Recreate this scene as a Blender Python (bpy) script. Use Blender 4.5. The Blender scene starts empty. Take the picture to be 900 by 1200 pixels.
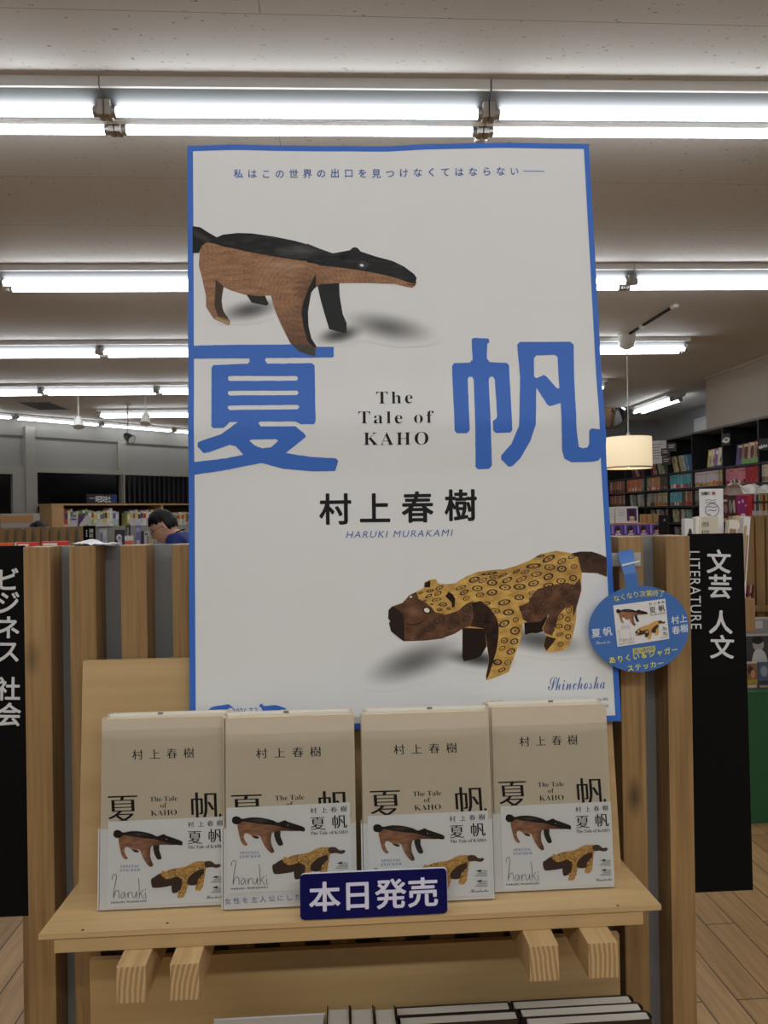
import bpy, bmesh, math, random
from mathutils import Vector, Matrix, noise
from mathutils.geometry import delaunay_2d_cdt

random.seed(7)
SC = bpy.context.scene
COL = SC.collection
R = math.radians

# ------------------------------------------------------------------ camera
H = 1.45
FPX = 900.0
PSI, TH, RHO = R(3.5), R(0.1), 0.0153
FWD = Vector((math.sin(PSI) * math.cos(TH), math.cos(PSI) * math.cos(TH), math.sin(TH)))
_r0 = Vector((math.cos(PSI), -math.sin(PSI), 0))
_u0 = _r0.cross(FWD)
RGT = _r0 * math.cos(RHO) - _u0 * math.sin(RHO)
UPV = _u0 * math.cos(RHO) + _r0 * math.sin(RHO)
EYE = Vector((0, 0, H))
cam = bpy.data.cameras.new('camera')
camo = bpy.data.objects.new('camera', cam)
COL.objects.link(camo)
cam.sensor_fit = 'VERTICAL'
cam.sensor_height = 24.0
cam.lens = 18.0
cam.clip_start = 0.02
camo.matrix_world = Matrix(((RGT.x, UPV.x, -FWD.x, EYE.x), (RGT.y, UPV.y, -FWD.y, EYE.y), (RGT.z, UPV.z, -FWD.z, EYE.z), (0, 0, 0, 1)))
SC.camera = camo
SC.view_settings.view_transform = 'Standard'
SC.view_settings.look = 'None'
SC.view_settings.gamma = 1.0
SC.view_settings.use_curve_mapping = False
SC.view_settings.exposure = 0.4
SC.cycles.use_denoising = True
SC.cycles.max_bounces = 8
SC.cycles.sample_clamp_indirect = 6.0

# ------------------------------------------------------------------ world and lights
TUBE_STRENGTH = 10.0
w = bpy.data.worlds.new('night')
SC.world = w
w.use_nodes = True
w.node_tree.nodes['Background'].inputs[0].default_value = (0.02, 0.025, 0.04, 1)
w.node_tree.nodes['Background'].inputs[1].default_value = 0.15


def area(name, loc, sx, sy, power, col=(0.93, 0.97, 1.0)):
    l = bpy.data.lights.new(name, 'AREA')
    l.shape = 'RECTANGLE'
    l.size, l.size_y, l.energy, l.color = sx, sy, power, col
    o = bpy.data.objects.new(name, l)
    COL.objects.link(o)
    o.location = loc
    return o


# the rows of ceiling tubes behind the photographer
area('ceiling_row_light', (0.3, -1.0, 2.57), 4.6, 0.1, 38)
area('ceiling_row_light', (0.3, -2.6, 2.57), 4.6, 0.1, 10)


# ------------------------------------------------------------------ projections: photograph pixel -> point in the place
def ray(x, y):
    return FWD * FPX + RGT * (x - 450.0) + UPV * (600.0 - y)


def on_axis(x, y, ax, v):
    d = ray(x, y)
    return EYE + d * ((v - EYE[ax]) / d[ax])


def PX(x, y, X): return on_axis(x, y, 0, X)
def PY(x, y, Y): return on_axis(x, y, 1, Y)
def PZ(x, y, Z): return on_axis(x, y, 2, Z)


def lin(c):
    return tuple(((v / 255) / 12.92 if v / 255 <= 0.04045 else ((v / 255 + 0.055) / 1.055) ** 2.4) for v in c)


def mix(a, b, t):
    t = max(0.0, min(1.0, t))
    return tuple(a[i] * (1 - t) + b[i] * t for i in range(3))


# ------------------------------------------------------------------ materials
MATS = {}


def mat(name, rgb=(200, 200, 200), rough=0.5, metal=0.0, coat=0.0, spec=0.5, emit=None, estr=0.0, var=0.0, vscale=20.0, bump=0.0):
    if name in MATS:
        return MATS[name]
    m = bpy.data.materials.new(name)
    m.use_nodes = True
    nt = m.node_tree
    b = nt.nodes['Principled BSDF']
    b.inputs['Base Color'].default_value = (*lin(rgb), 1)
    b.inputs['Roughness'].default_value = rough
    b.inputs['Metallic'].default_value = metal
    b.inputs['Coat Weight'].default_value = coat
    b.inputs['Specular IOR Level'].default_value = spec
    if emit:
        b.inputs['Emission Color'].default_value = (*lin(emit), 1)
        b.inputs['Emission Strength'].default_value = estr
    if var or bump:
        tc = nt.nodes.new('ShaderNodeTexCoord')
        nz = nt.nodes.new('ShaderNodeTexNoise')
        nz.inputs['Scale'].default_value = vscale
        nz.inputs['Detail'].default_value = 4
        nt.links.new(tc.outputs['Object'], nz.inputs['Vector'])
        if var:
            mx = nt.nodes.new('ShaderNodeMix')
            mx.data_type = 'RGBA'
            c = lin(rgb)
            mx.inputs[6].default_value = (*[v * (1 - var) for v in c], 1)
            mx.inputs[7].default_value = (*[min(1, v * (1 + var)) for v in c], 1)
            nt.links.new(nz.outputs['Fac'], mx.inputs[0])
            nt.links.new(mx.outputs[2], b.inputs['Base Color'])
        if bump:
            bp = nt.nodes.new('ShaderNodeBump')
            bp.inputs['Strength'].default_value = bump
            bp.inputs['Distance'].default_value = 0.002
            nt.links.new(nz.outputs['Fac'], bp.inputs['Height'])
            nt.links.new(bp.outputs['Normal'], b.inputs['Normal'])
    MATS[name] = m
    return m


def vcol_mat(name, rough=0.45, coat=0.0):
    if name in MATS:
        return MATS[name]
    m = bpy.data.materials.new(name)
    m.use_nodes = True
    nt = m.node_tree
    b = nt.nodes['Principled BSDF']
    a = nt.nodes.new('ShaderNodeVertexColor')
    a.layer_name = 'Col'
    nt.links.new(a.outputs['Color'], b.inputs['Base Color'])
    b.inputs['Roughness'].default_value = rough
    b.inputs['Coat Weight'].default_value = coat
    b.inputs['Specular IOR Level'].default_value = 0.18
    MATS[name] = m
    return m


def wood(name, dark, light, axis='Z', scale=1.0, rough=0.55, knots=True, contrast=1.0):
    """long-grained timber: streaks along one axis, broad cathedral figure, knots"""
    if name in MATS:
        return MATS[name]
    m = bpy.data.materials.new(name)
    m.use_nodes = True
    nt = m.node_tree
    N, L = nt.nodes, nt.links
    b = N['Principled BSDF']
    tc = N.new('ShaderNodeTexCoord')
    oi = N.new('ShaderNodeObjectInfo')
    add = N.new('ShaderNodeVectorMath'); add.operation = 'MULTIPLY_ADD'
    L.new(oi.outputs['Random'], add.inputs[0])
    add.inputs[1].default_value = (3.7, 5.1, 4.3)
    L.new(tc.outputs['Object'], add.inputs[2])
    mp = N.new('ShaderNodeMapping')
    s = [26.0 * scale] * 3
    s['XYZ'.index(axis)] = 1.6 * scale
    mp.inputs['Scale'].default_value = s
    L.new(add.outputs[0], mp.inputs['Vector'])
    n1 = N.new('ShaderNodeTexNoise'); n1.inputs['Scale'].default_value = 1.0; n1.inputs['Detail'].default_value = 5; n1.inputs['Distortion'].default_value = 1.2
    L.new(mp.outputs[0], n1.inputs['Vector'])
    wv = N.new('ShaderNodeMath'); wv.operation = 'MULTIPLY'; wv.inputs[1].default_value = 26.0
    L.new(n1.outputs['Fac'], wv.inputs[0])
    sn = N.new('ShaderNodeMath'); sn.operation = 'SINE'
    L.new(wv.outputs[0], sn.inputs[0])
    mp2 = N.new('ShaderNodeMapping')
    s2 = [220.0 * scale] * 3
    s2['XYZ'.index(axis)] = 5.0 * scale
    mp2.inputs['Scale'].default_value = s2
    L.new(add.outputs[0], mp2.inputs['Vector'])
    n2 = N.new('ShaderNodeTexNoise'); n2.inputs['Scale'].default_value = 1.0; n2.inputs['Detail'].default_value = 3
    L.new(mp2.outputs[0], n2.inputs['Vector'])
    f1 = N.new('ShaderNodeMath'); f1.operation = 'MULTIPLY_ADD'; f1.inputs[1].default_value = 0.13 * contrast; f1.inputs[2].default_value = 0.0
    L.new(sn.outputs[0], f1.inputs[0])
    f2 = N.new('ShaderNodeMath'); f2.operation = 'MULTIPLY_ADD'; f2.inputs[1].default_value = 0.9
    L.new(n2.outputs['Fac'], f2.inputs[0]); L.new(f1.outputs[0], f2.inputs[2])
    f3 = N.new('ShaderNodeMath'); f3.operation = 'ADD'
    L.new(f2.outputs[0], f3.inputs[0])
    n3 = N.new('ShaderNodeTexNoise'); n3.inputs['Scale'].default_value = 3.0 * scale; n3.inputs['Detail'].default_value = 2
    L.new(add.outputs[0], n3.inputs['Vector'])
    f4 = N.new('ShaderNodeMath'); f4.operation = 'MULTIPLY_ADD'; f4.inputs[1].default_value = 0.7; f4.inputs[2].default_value = -0.3
    L.new(n3.outputs['Fac'], f4.inputs[0]); L.new(f4.outputs[0], f3.inputs[1])
    mx = N.new('ShaderNodeMix'); mx.data_type = 'RGBA'; mx.clamp_factor = True
    mx.inputs[6].default_value = (*lin(dark), 1); mx.inputs[7].default_value = (*lin(light), 1)
    L.new(f3.outputs[0], mx.inputs[0])
    out = mx.outputs[2]
    if knots:
        mpk = N.new('ShaderNodeMapping')
        sk = [16.0] * 3
        sk['XYZ'.index(axis)] = 7.0
        mpk.inputs['Scale'].default_value = sk
        L.new(add.outputs[0], mpk.inputs['Vector'])
        vo = N.new('ShaderNodeTexVoronoi'); vo.inputs['Scale'].default_value = 0.6
        L.new(mpk.outputs[0], vo.inputs['Vector'])
        rp = N.new('ShaderNodeValToRGB')
        rp.color_ramp.elements[0].position = 0.03; rp.color_ramp.elements[0].color = (0.3, 0.3, 0.3, 1)
        rp.color_ramp.elements[1].position = 0.13; rp.color_ramp.elements[1].color = (1, 1, 1, 1)
        L.new(vo.outputs['Distance'], rp.inputs[0])
        mk = N.new('ShaderNodeMix'); mk.data_type = 'RGBA'; mk.blend_type = 'MULTIPLY'; mk.inputs[0].default_value = 1
        L.new(out, mk.inputs[6]); L.new(rp.outputs[0], mk.inputs[7])
        out = mk.outputs[2]
    L.new(out, b.inputs['Base Color'])
    b.inputs['Roughness'].default_value = rough
    MATS[name] = m
    return m


M_POST = wood('post_timber', (108, 80, 46), (184, 148, 98), contrast=0.7)
M_POST2 = wood('pale_post_timber', (136, 104, 66), (190, 156, 108), knots=False, contrast=0.7)


def end_grain():
    m = bpy.data.materials.new('end_grain'); m.use_nodes = True
    nt = m.node_tree; N, L = nt.nodes, nt.links
    b = N['Principled BSDF']
    tc = N.new('ShaderNodeTexCoord'); oi = N.new('ShaderNodeObjectInfo')
    ad = N.new('ShaderNodeVectorMath'); ad.operation = 'MULTIPLY_ADD'
    L.new(oi.outputs['Random'], ad.inputs[0]); ad.inputs[1].default_value = (0.03, 0, 0.05); L.new(tc.outputs['Object'], ad.inputs[2])
    wv = N.new('ShaderNodeTexWave'); wv.wave_type = 'RINGS'; wv.rings_direction = 'Y'
    wv.inputs['Scale'].default_value = 60; wv.inputs['Distortion'].default_value = 2.0; wv.inputs['Detail'].default_value = 3; wv.inputs['Detail Scale'].default_value = 0.8
    L.new(ad.outputs[0], wv.inputs['Vector'])
    mx = N.new('ShaderNodeMix'); mx.data_type = 'RGBA'
    mx.inputs[6].default_value = (*lin((164, 130, 86)), 1); mx.inputs[7].default_value = (*lin((204, 172, 124)), 1)
    L.new(wv.outputs['Fac'], mx.inputs[0]); L.new(mx.outputs[2], b.inputs['Base Color'])
    b.inputs['Roughness'].default_value = 0.7
    return m


M_END = end_grain()
M_MDF = wood('pale_board', (172, 140, 92), (200, 168, 118), axis='X', scale=0.35, knots=False, contrast=0.35)
M_SHELF = wood('shelf_ply', (184, 152, 104), (214, 182, 132), axis='X', scale=0.5, knots=False, contrast=0.5)
M_ARM = wood('arm_timber', (170, 138, 92), (208, 176, 128), axis='Y', knots=False)
M_GREYP = mat('grey_panel_paint', (132, 133, 132), 0.6, bump=0.4, vscale=160)
M_BLACK = mat('black_sign_board', (7, 7, 8), 0.7, spec=0.15)
M_WHITE = mat('white_vinyl', (226, 226, 224), 0.5)
M_PAPER = mat('poster_paper', (228, 228, 226), 0.42, var=0.012, vscale=14)
M_BLUE = mat('poster_blue_ink', (62, 112, 200), 0.42, spec=0.25)
M_INK = mat('black_ink', (10, 9, 9), 0.55, spec=0.3)
M_BLUEINK = mat('small_blue_ink', (70, 104, 172), 0.5)
M_PHOTO = vcol_mat('printed_photo', 0.42)
M_TUBE = mat('fluorescent_tube_glow', (255, 255, 255), 0.5, emit=(246, 250, 255), estr=TUBE_STRENGTH)
M_FIX = mat('white_enamel', (222, 222, 218), 0.35)
M_REFL = mat('grey_reflector', (88, 90, 91), 0.5)
M_SOCK = mat('grey_socket_plastic', (176, 172, 164), 0.5)
M_STEEL = mat('steel', (170, 170, 170), 0.35, metal=0.8)

# ------------------------------------------------------------------ object helpers
WL = {}


def tag(o, label=None, cat=None, group=None, kind=None):
    if label: o['label'] = label
    if cat: o['category'] = cat
    if group: o['group'] = group
    if kind: o['kind'] = kind
    return o


def thing(name, label, cat, loc=(0, 0, 0), group=None, rot=(0, 0, 0)):
    o = bpy.data.objects.new(name, None)
    o.empty_display_size = 0.05
    COL.objects.link(o)
    o.location = loc
    o.rotation_euler = rot
    WL[o] = Vector(loc)
    return tag(o, label, cat, group)


class MB:
    """collects shapes into one mesh"""

    def __init__(self):
        self.v, self.f, self.mi, self.c = [], [], [], []
        self.smooth = []

    def add(self, vs, fs, mi=0, cols=None, smooth=False):
        b = len(self.v)
        self.v += [Vector(p) for p in vs]
        self.c += list(cols) if cols else [(1, 1, 1)] * len(vs)
        for f in fs:
            self.f.append([b + i for i in f]); self.mi.append(mi); self.smooth.append(smooth)
        return self

    def box(self, lo, hi, mi=0, bev=0.0):
        if bev <= 0:
            x0, y0, z0 = lo; x1, y1, z1 = hi
            vs = [(x0, y0, z0), (x1, y0, z0), (x1, y1, z0), (x0, y1, z0), (x0, y0, z1), (x1, y0, z1), (x1, y1, z1), (x0, y1, z1)]
            return self.add(vs, [(0, 3, 2, 1), (4, 5, 6, 7), (0, 1, 5, 4), (1, 2, 6, 5), (2, 3, 7, 6), (3, 0, 4, 7)], mi)
        bm = bmesh.new()
        bmesh.ops.create_cube(bm, size=1)
        for v in bm.verts:
            v.co = Vector([(lo[i] + hi[i]) / 2 + v.co[i] * (hi[i] - lo[i]) for i in range(3)])
        bmesh.ops.bevel(bm, geom=bm.edges[:], offset=bev, segments=2, affect='EDGES', profile=0.7)
        self.bm(bm, mi)
        bm.free()
        return self

    def bm(self, bm, mi=0, smooth=False):
        bm.verts.index_update()
        return self.add([v.co.copy() for v in bm.verts], [[v.index for v in f.verts] for f in bm.faces], mi, None, smooth)

    def hexa(self, p8, mi=0):
        """eight corners: bottom four then top four, same order"""
        return self.add(p8, [(0, 3, 2, 1), (4, 5, 6, 7), (0, 1, 5, 4), (1, 2, 6, 5), (2, 3, 7, 6), (3, 0, 4, 7)], mi)

    def prism(self, prof, a, b, mi=0, axis=0, smooth=False):
        """a closed profile (pairs) swept along an axis from a to b"""
        n = len(prof)
        def P(t, p):
            q = [p[0], p[1]]; q.insert(axis, t); return tuple(q)
        vs = [P(a, p) for p in prof] + [P(b, p) for p in prof]
        fs = [(i, (i + 1) % n, n + (i + 1) % n, n + i) for i in range(n)]
        self.add(vs, fs, mi, None, smooth)
        return self.add(vs, [list(range(n))[::-1], list(range(n, 2 * n))], mi)

    def tube(self, pts, r, mi=0, seg=10, cap=True, smooth=True):
        pts = [Vector(p) for p in pts]
        rs = r if isinstance(r, (list, tuple)) else [r] * len(pts)
        vs, fs = [], []
        prev = None
        for i, p in enumerate(pts):
            d = (pts[min(i + 1, len(pts) - 1)] - pts[max(i - 1, 0)]).normalized()
            ref = Vector((0, 0, 1)) if abs(d.z) < 0.9 else Vector((1, 0, 0))
            if prev is not None:
                ref = prev
            s = d.cross(ref).normalized(); t = s.cross(d).normalized()
            prev = t
            for k in range(seg):
                a = 2 * math.pi * k / seg
                vs.append(p + (s * math.cos(a) + t * math.sin(a)) * rs[i])
        for i in range(len(pts) - 1):
            for k in range(seg):
                a, b = i * seg + k, i * seg + (k + 1) % seg
                fs.append((a, b, b + seg, a + seg))
        self.add(vs, fs, mi, None, smooth)
        if cap:
            self.add(vs[:seg], [list(range(seg))], mi)
            self.add(vs[-seg:], [list(range(seg))[::-1]], mi)
        return self

    def lathe(self, prof, c=(0, 0, 0), seg=32, mi=0, smooth=True):
        """(radius, z) profile turned about the vertical through c"""
        vs, fs = [], []
        for r, z in prof:
            for k in range(seg):
                a = 2 * math.pi * k / seg
                vs.append((c[0] + r * math.cos(a), c[1] + r * math.sin(a), c[2] + z))
        for i in range(len(prof) - 1):
            for k in range(seg):
                a, b = i * seg + k, i * seg + (k + 1) % seg
                fs.append((a, b, b + seg, a + seg))
        return self.add(vs, fs, mi, None, smooth)

    def build(self, name, mats, parent=None, label=None):
        me = bpy.data.meshes.new(name)
        off = WL.get(parent, Vector((0, 0, 0))) if parent else Vector((0, 0, 0))
        me.from_pydata([tuple(p - off) for p in self.v], [], self.f)
        if not isinstance(mats, (list, tuple)):
            mats = [mats]
        for m in mats:
            me.materials.append(m)
        for p, mi, s in zip(me.polygons, self.mi, self.smooth):
            p.material_index = mi
            p.use_smooth = s
        if any(c != (1, 1, 1) for c in self.c):
            ca = me.color_attributes.new('Col', 'FLOAT_COLOR', 'POINT')
            for i, c in enumerate(self.c):
                ca.data[i].color = (*c, 1)
        me.update()
        o = bpy.data.objects.new(name, me)
        COL.objects.link(o)
        if parent:
            o.parent = parent
        WL[o] = off
        if label:
            o['label'] = label
        return o


def struct(name, mb, mats):
    return tag(mb.build(name, mats), kind='structure')


def copy_tree(root, loc=None, rot=None, label=None, group=None, skip=()):
    c = root.copy(); COL.objects.link(c)
    if loc is not None: c.location = loc
    if rot is not None: c.rotation_euler = rot
    if label: c['label'] = label
    if group: c['group'] = group
    def kids(a, b):
        for ch in a.children:
            if ch.name.split('.')[0] in skip:
                continue
            d = ch.copy(); COL.objects.link(d); d.parent = b
            kids(ch, d)
    kids(root, c)
    return c


ORD = ('first second third fourth fifth sixth seventh eighth ninth tenth eleventh twelfth thirteenth fourteenth fifteenth sixteenth seventeenth eighteenth nineteenth twentieth '
       'twenty-first twenty-second twenty-third twenty-fourth twenty-fifth twenty-sixth twenty-seventh twenty-eighth twenty-ninth thirtieth thirty-first thirty-second thirty-third thirty-fourth').split()

# ------------------------------------------------------------------ 2-D shapes and lettering


def smooth_poly(pts, n=4, closed=True):
    m = len(pts); out = []
    for i in range(m if closed else m - 1):
        p = [pts[(i + k) % m] if closed else pts[min(max(i + k, 0), m - 1)] for k in (-1, 0, 1, 2)]
        for j in range(n):
            t = j / n
            out.append(tuple(0.5 * (2 * p[1][a] + (p[2][a] - p[0][a]) * t + (2 * p[0][a] - 5 * p[1][a] + 4 * p[2][a] - p[3][a]) * t * t
                                    + (3 * p[1][a] - p[0][a] - 3 * p[2][a] + p[3][a]) * t ** 3) for a in (0, 1)))
    if not closed:
        out.append(tuple(pts[-1]))
    return out


def inside(p, poly):
    x, y = p; c = False
    j = len(poly) - 1
    for i in range(len(poly)):
        xi, yi = poly[i]; xj, yj = poly[j]
        if (yi > y) != (yj > y) and x < (xj - xi) * (y - yi) / (yj - yi) + xi:
            c = not c
        j = i
    return c


def fill(polys, step=None):
    """triangulate outlines (even-odd), with inner points every `step`"""
    verts, edges = [], []
    for pl in polys:
        b = len(verts)
        verts += [Vector(p) for p in pl]
        edges += [(b + i, b + (i + 1) % len(pl)) for i in range(len(pl))]
    if step:
        x0 = min(p[0] for pl in polys for p in pl); x1 = max(p[0] for pl in polys for p in pl)
        y0 = min(p[1] for pl in polys for p in pl); y1 = max(p[1] for pl in polys for p in pl)
        y = y0 + step / 2; r = 0
        while y < y1:
            x = x0 + step * (0.5 if r % 2 else 1.0)
            while x < x1:
                if sum(inside((x, y), pl) for pl in polys) % 2:
                    verts.append(Vector((x, y)))
                x += step
            y += step; r += 1
    v, e, f, *_ = delaunay_2d_cdt(verts, edges, [], 0, 1e-6)
    tris = []
    for t in f:
        c = (sum(v[i][0] for i in t) / len(t), sum(v[i][1] for i in t) / len(t))
        if sum(inside(c, pl) for pl in polys) % 2:
            tris.append(list(t))
    return [tuple(p) for p in v], tris


def ribbon(pts, w, closed=False):
    """outline of a pen stroke; w a width or widths"""
    n = len(pts)
    ws = w if isinstance(w, (list, tuple)) else [w] * n
    a, b = [], []
    for i in range(n):
        p, q = pts[max(i - 1, 0)], pts[min(i + 1, n - 1)]
        dx, dy = q[0] - p[0], q[1] - p[1]
        l = math.hypot(dx, dy) or 1
        nx, ny = -dy / l * ws[i] / 2, dx / l * ws[i] / 2
        a.append((pts[i][0] + nx, pts[i][1] + ny)); b.append((pts[i][0] - nx, pts[i][1] - ny))
    vs = a + b
    return vs, [(i, i + 1, n + i + 1, n + i) for i in range(n - 1)]


_TC = {}


def glyphs(s, offset=0.0, spacing=1.0, shear=0.0):
    """outline font letters as flat triangles, em = 1, y up"""
    k = (s, offset, spacing, shear)
    if k not in _TC:
        c = bpy.data.curves.new('lettering', 'FONT')
        c.body = s; c.offset = offset; c.space_character = spacing; c.shear = shear; c.resolution_u = 3
        o = bpy.data.objects.new('lettering', c)
        COL.objects.link(o)
        dg = bpy.context.evaluated_depsgraph_get()
        me = bpy.data.meshes.new_from_object(o.evaluated_get(dg))
        vs = [(v.co.x, v.co.y) for v in me.vertices]
        fs = [list(p.vertices) for p in me.polygons]
        bpy.data.objects.remove(o); bpy.data.curves.remove(c); bpy.data.meshes.remove(me)
        _TC[k] = (vs, fs)
    return _TC[k]


class Print:
    """ink laid on a surface: collects flat shapes in a 2-D frame (y down, like the photograph) and lifts them through `place`"""

    def __init__(self, place):
        self.place = place            # (x, y, height) -> point
        self.mb = MB()
        self.lift = 0.0002
        self.mats = []
        self.n = 0
        self.hold = False

    def mi(self, m):
        if m not in self.mats:
            self.mats.append(m)
        return self.mats.index(m)

    def raw(self, vs, fs, m, cols=None, lift=None):
        l = self.lift + self.n * 2e-6 if lift is None else lift
        self.n += 0 if self.hold else 1
        # faces turned to the viewer
        self.mb.add([self.place(x, y, l) for x, y in vs], fs, self.mi(m), cols)
        return self

    def poly(self, polys, m, step=None, colfn=None, lift=None):
        vs, fs = fill(polys, step)
        return self.raw(vs, fs, m, [lin(colfn(x, y)) for x, y in vs] if colfn else None, lift)

    def rect(self, x0, y0, x1, y1, m, nx=1, ny=1, lift=None):
        vs = [(x0 + (x1 - x0) * i / nx, y0 + (y1 - y0) * j / ny) for j in range(ny + 1) for i in range(nx + 1)]
        fs = [(j * (nx + 1) + i, j * (nx + 1) + i + 1, (j + 1) * (nx + 1) + i + 1, (j + 1) * (nx + 1) + i) for j in range(ny) for i in range(nx)]
        return self.raw(vs, fs, m, lift=lift)

    def stroke(self, pts, w, m, sm=4):
        p = smooth_poly(pts, sm, False) if sm else pts
        ws = w
        if isinstance(w, (list, tuple)):
            ws = [w[min(int(i / len(p) * len(w)), len(w) - 1)] for i in range(len(p))]
        vs, fs = ribbon(p, ws)
        return self.raw(vs, fs, m)

    def ellipse(self, x, y, rx, ry, m, rot=0.0, inner=0.0, seg=16):
        ca, sa = math.cos(rot), math.sin(rot)
        def pt(k, f):
            a = 2 * math.pi * k / seg
            ex, ey = rx * f * math.cos(a), ry * f * math.sin(a)
            return (x + ex * ca - ey * sa, y + ex * sa + ey * ca)
        o = [pt(k, 1) for k in range(seg)]
        if inner <= 0:
            return self.raw(o, [list(range(seg))], m)
        i = [pt(k, inner) for k in range(seg)]
        return self.raw(o + i, [(k, (k + 1) % seg, seg + (k + 1) % seg, seg + k) for k in range(seg)], m)

    def line(self, s, p0, p1, size, m, style='sans', vertical=False, turn=None, sx=1.0):
        """characters one by one, em-box centres spread evenly from p0 to p1"""
        n = len(s)
        for i, ch in enumerate(s):
            if ch in ' \u3000':
                continue
            t = i / (n - 1) if n > 1 else 0
            cx, cy = p0[0] + (p1[0] - p0[0]) * t, p0[1] + (p1[1] - p0[1]) * t
            ang = turn if turn is not None else (0 if vertical else math.atan2(p1[1] - p0[1], p1[0] - p0[0]))
            self.char(ch, cx, cy, size, m, style, ang, sx)
        return self

    def char(self, ch, cx, cy, size, m, style='sans', ang=0.0, sx=1.0):
        cjk = ord(ch) > 0x2E7F and ord(ch) < 0x1F000
        ox, oy = (0.5, 0.38) if cjk else (None, 0.36)
        off, dup = 0.0, [(0, 0)]
        if style == 'bold':
            d = 0.022; dup = [(d * math.cos(a), d * math.sin(a)) for a in [k * math.pi / 3 for k in range(6)]] + [(0, 0)]
        elif style == 'semi':
            d = 0.012; dup = [(d, d), (-d, d), (d, -d), (-d, -d)]
        elif style == 'mincho':
            off = -0.009; d = 0.018; dup = [(-d, 0), (0, 0), (d, 0)]
        vs, fs = glyphs(ch, off)
        if not vs:
            return
        if ox is None:
            ox = (min(v[0] for v in vs) + max(v[0] for v in vs)) / 2
        ca, sa = math.cos(ang), math.sin(ang)
        for dx, dy in dup:
            pts = []
            for x, y in vs:
                X, Y = (x - ox + dx) * size * sx, -(y - oy + dy) * size
                pts.append((cx + X * ca - Y * sa, cy + X * sa + Y * ca))
            self.raw(pts, fs, m)

    def fit(self, s, p0, p1, cap, m, spacing=1.0, shear=0.0, offset=0.0, ref='H', dup=((0, 0),)):
        """a latin line scaled so that it spans p0..p1 (baseline) with capitals `cap` high"""
        vs, fs = glyphs(s, offset, spacing, shear)
        rv, _ = glyphs(ref, offset)
        ch = max(v[1] for v in rv)
        x0, x1 = min(v[0] for v in vs), max(v[0] for v in vs)
        L = math.hypot(p1[0] - p0[0], p1[1] - p0[1])
        kx, ky = L / (x1 - x0), cap / ch
        ang = math.atan2(p1[1] - p0[1], p1[0] - p0[0]); ca, sa = math.cos(ang), math.sin(ang)
        for dx, dy in dup:
            self.raw([(p0[0] + ((x - x0 + dx) * kx) * ca + (y + dy) * ky * sa, p0[1] + ((x - x0 + dx) * kx) * sa - (y + dy) * ky * ca) for x, y in vs], fs, m)
        return self

    def build(self, name, parent, label=None):
        return self.mb.build(name, self.mats, parent, label)


def serif(s):
    """letters of the serif cut (mathematical alphabet)"""
    out = ''
    for c in s:
        if 'A' <= c <= 'Z': out += chr(0x1D400 + ord(c) - 65)
        elif 'a' <= c <= 'z': out += chr(0x1D41A + ord(c) - 97)
        else: out += c
    return out


def script(s):
    out = ''
    for c in s:
        if 'A' <= c <= 'Z': out += chr(0x1D4D0 + ord(c) - 65)
        elif 'a' <= c <= 'z': out += chr(0x1D4EA + ord(c) - 97)
        else: out += c
    return out


SER = dict(offset=-0.009, ref='𝐇')
SCR = dict(offset=-0.006, ref='𝓢')

# ------------------------------------------------------------------ the room
CEIL = 2.65


def plank_floor():
    m = bpy.data.materials.new('plank_floor'); m.use_nodes = True
    nt = m.node_tree; N, L = nt.nodes, nt.links
    b = N['Principled BSDF']
    tc = N.new('ShaderNodeTexCoord')
    mp = N.new('ShaderNodeMapping'); mp.inputs['Rotation'].default_value = (0, 0, R(90))
    L.new(tc.outputs['Object'], mp.inputs['Vector'])
    br = N.new('ShaderNodeTexBrick')
    br.inputs['Scale'].default_value = 1.0
    br.inputs['Brick Width'].default_value = 1.1
    br.inputs['Row Height'].default_value = 0.105
    br.inputs['Mortar Size'].default_value = 0.0022
    br.inputs['Bias'].default_value = 0.0
    br.inputs['Color1'].default_value = (*lin((168, 132, 88)), 1)
    br.inputs['Color2'].default_value = (*lin((196, 160, 112)), 1)
    br.inputs['Mortar'].default_value = (*lin((70, 52, 34)), 1)
    br.offset = 0.37
    L.new(mp.outputs[0], br.inputs['Vector'])
    mp2 = N.new('ShaderNodeMapping'); mp2.inputs['Scale'].default_value = (40, 2.2, 1)
    L.new(tc.outputs['Object'], mp2.inputs['Vector'])
    nz = N.new('ShaderNodeTexNoise'); nz.inputs['Scale'].default_value = 1.5; nz.inputs['Detail'].default_value = 5
    L.new(mp2.outputs[0], nz.inputs['Vector'])
    rp = N.new('ShaderNodeValToRGB')
    rp.color_ramp.elements[0].color = (0.72, 0.7, 0.68, 1); rp.color_ramp.elements[1].color = (1.1, 1.1, 1.1, 1)
    rp.color_ramp.elements[0].position = 0.3; rp.color_ramp.elements[1].position = 0.7
    L.new(nz.outputs['Fac'], rp.inputs[0])
    mx = N.new('ShaderNodeMix'); mx.data_type = 'RGBA'; mx.blend_type = 'MULTIPLY'; mx.inputs[0].default_value = 1
    L.new(br.outputs['Color'], mx.inputs[6]); L.new(rp.outputs[0], mx.inputs[7])
    L.new(mx.outputs[2], b.inputs['Base Color'])
    b.inputs['Roughness'].default_value = 0.42
    return m


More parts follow.
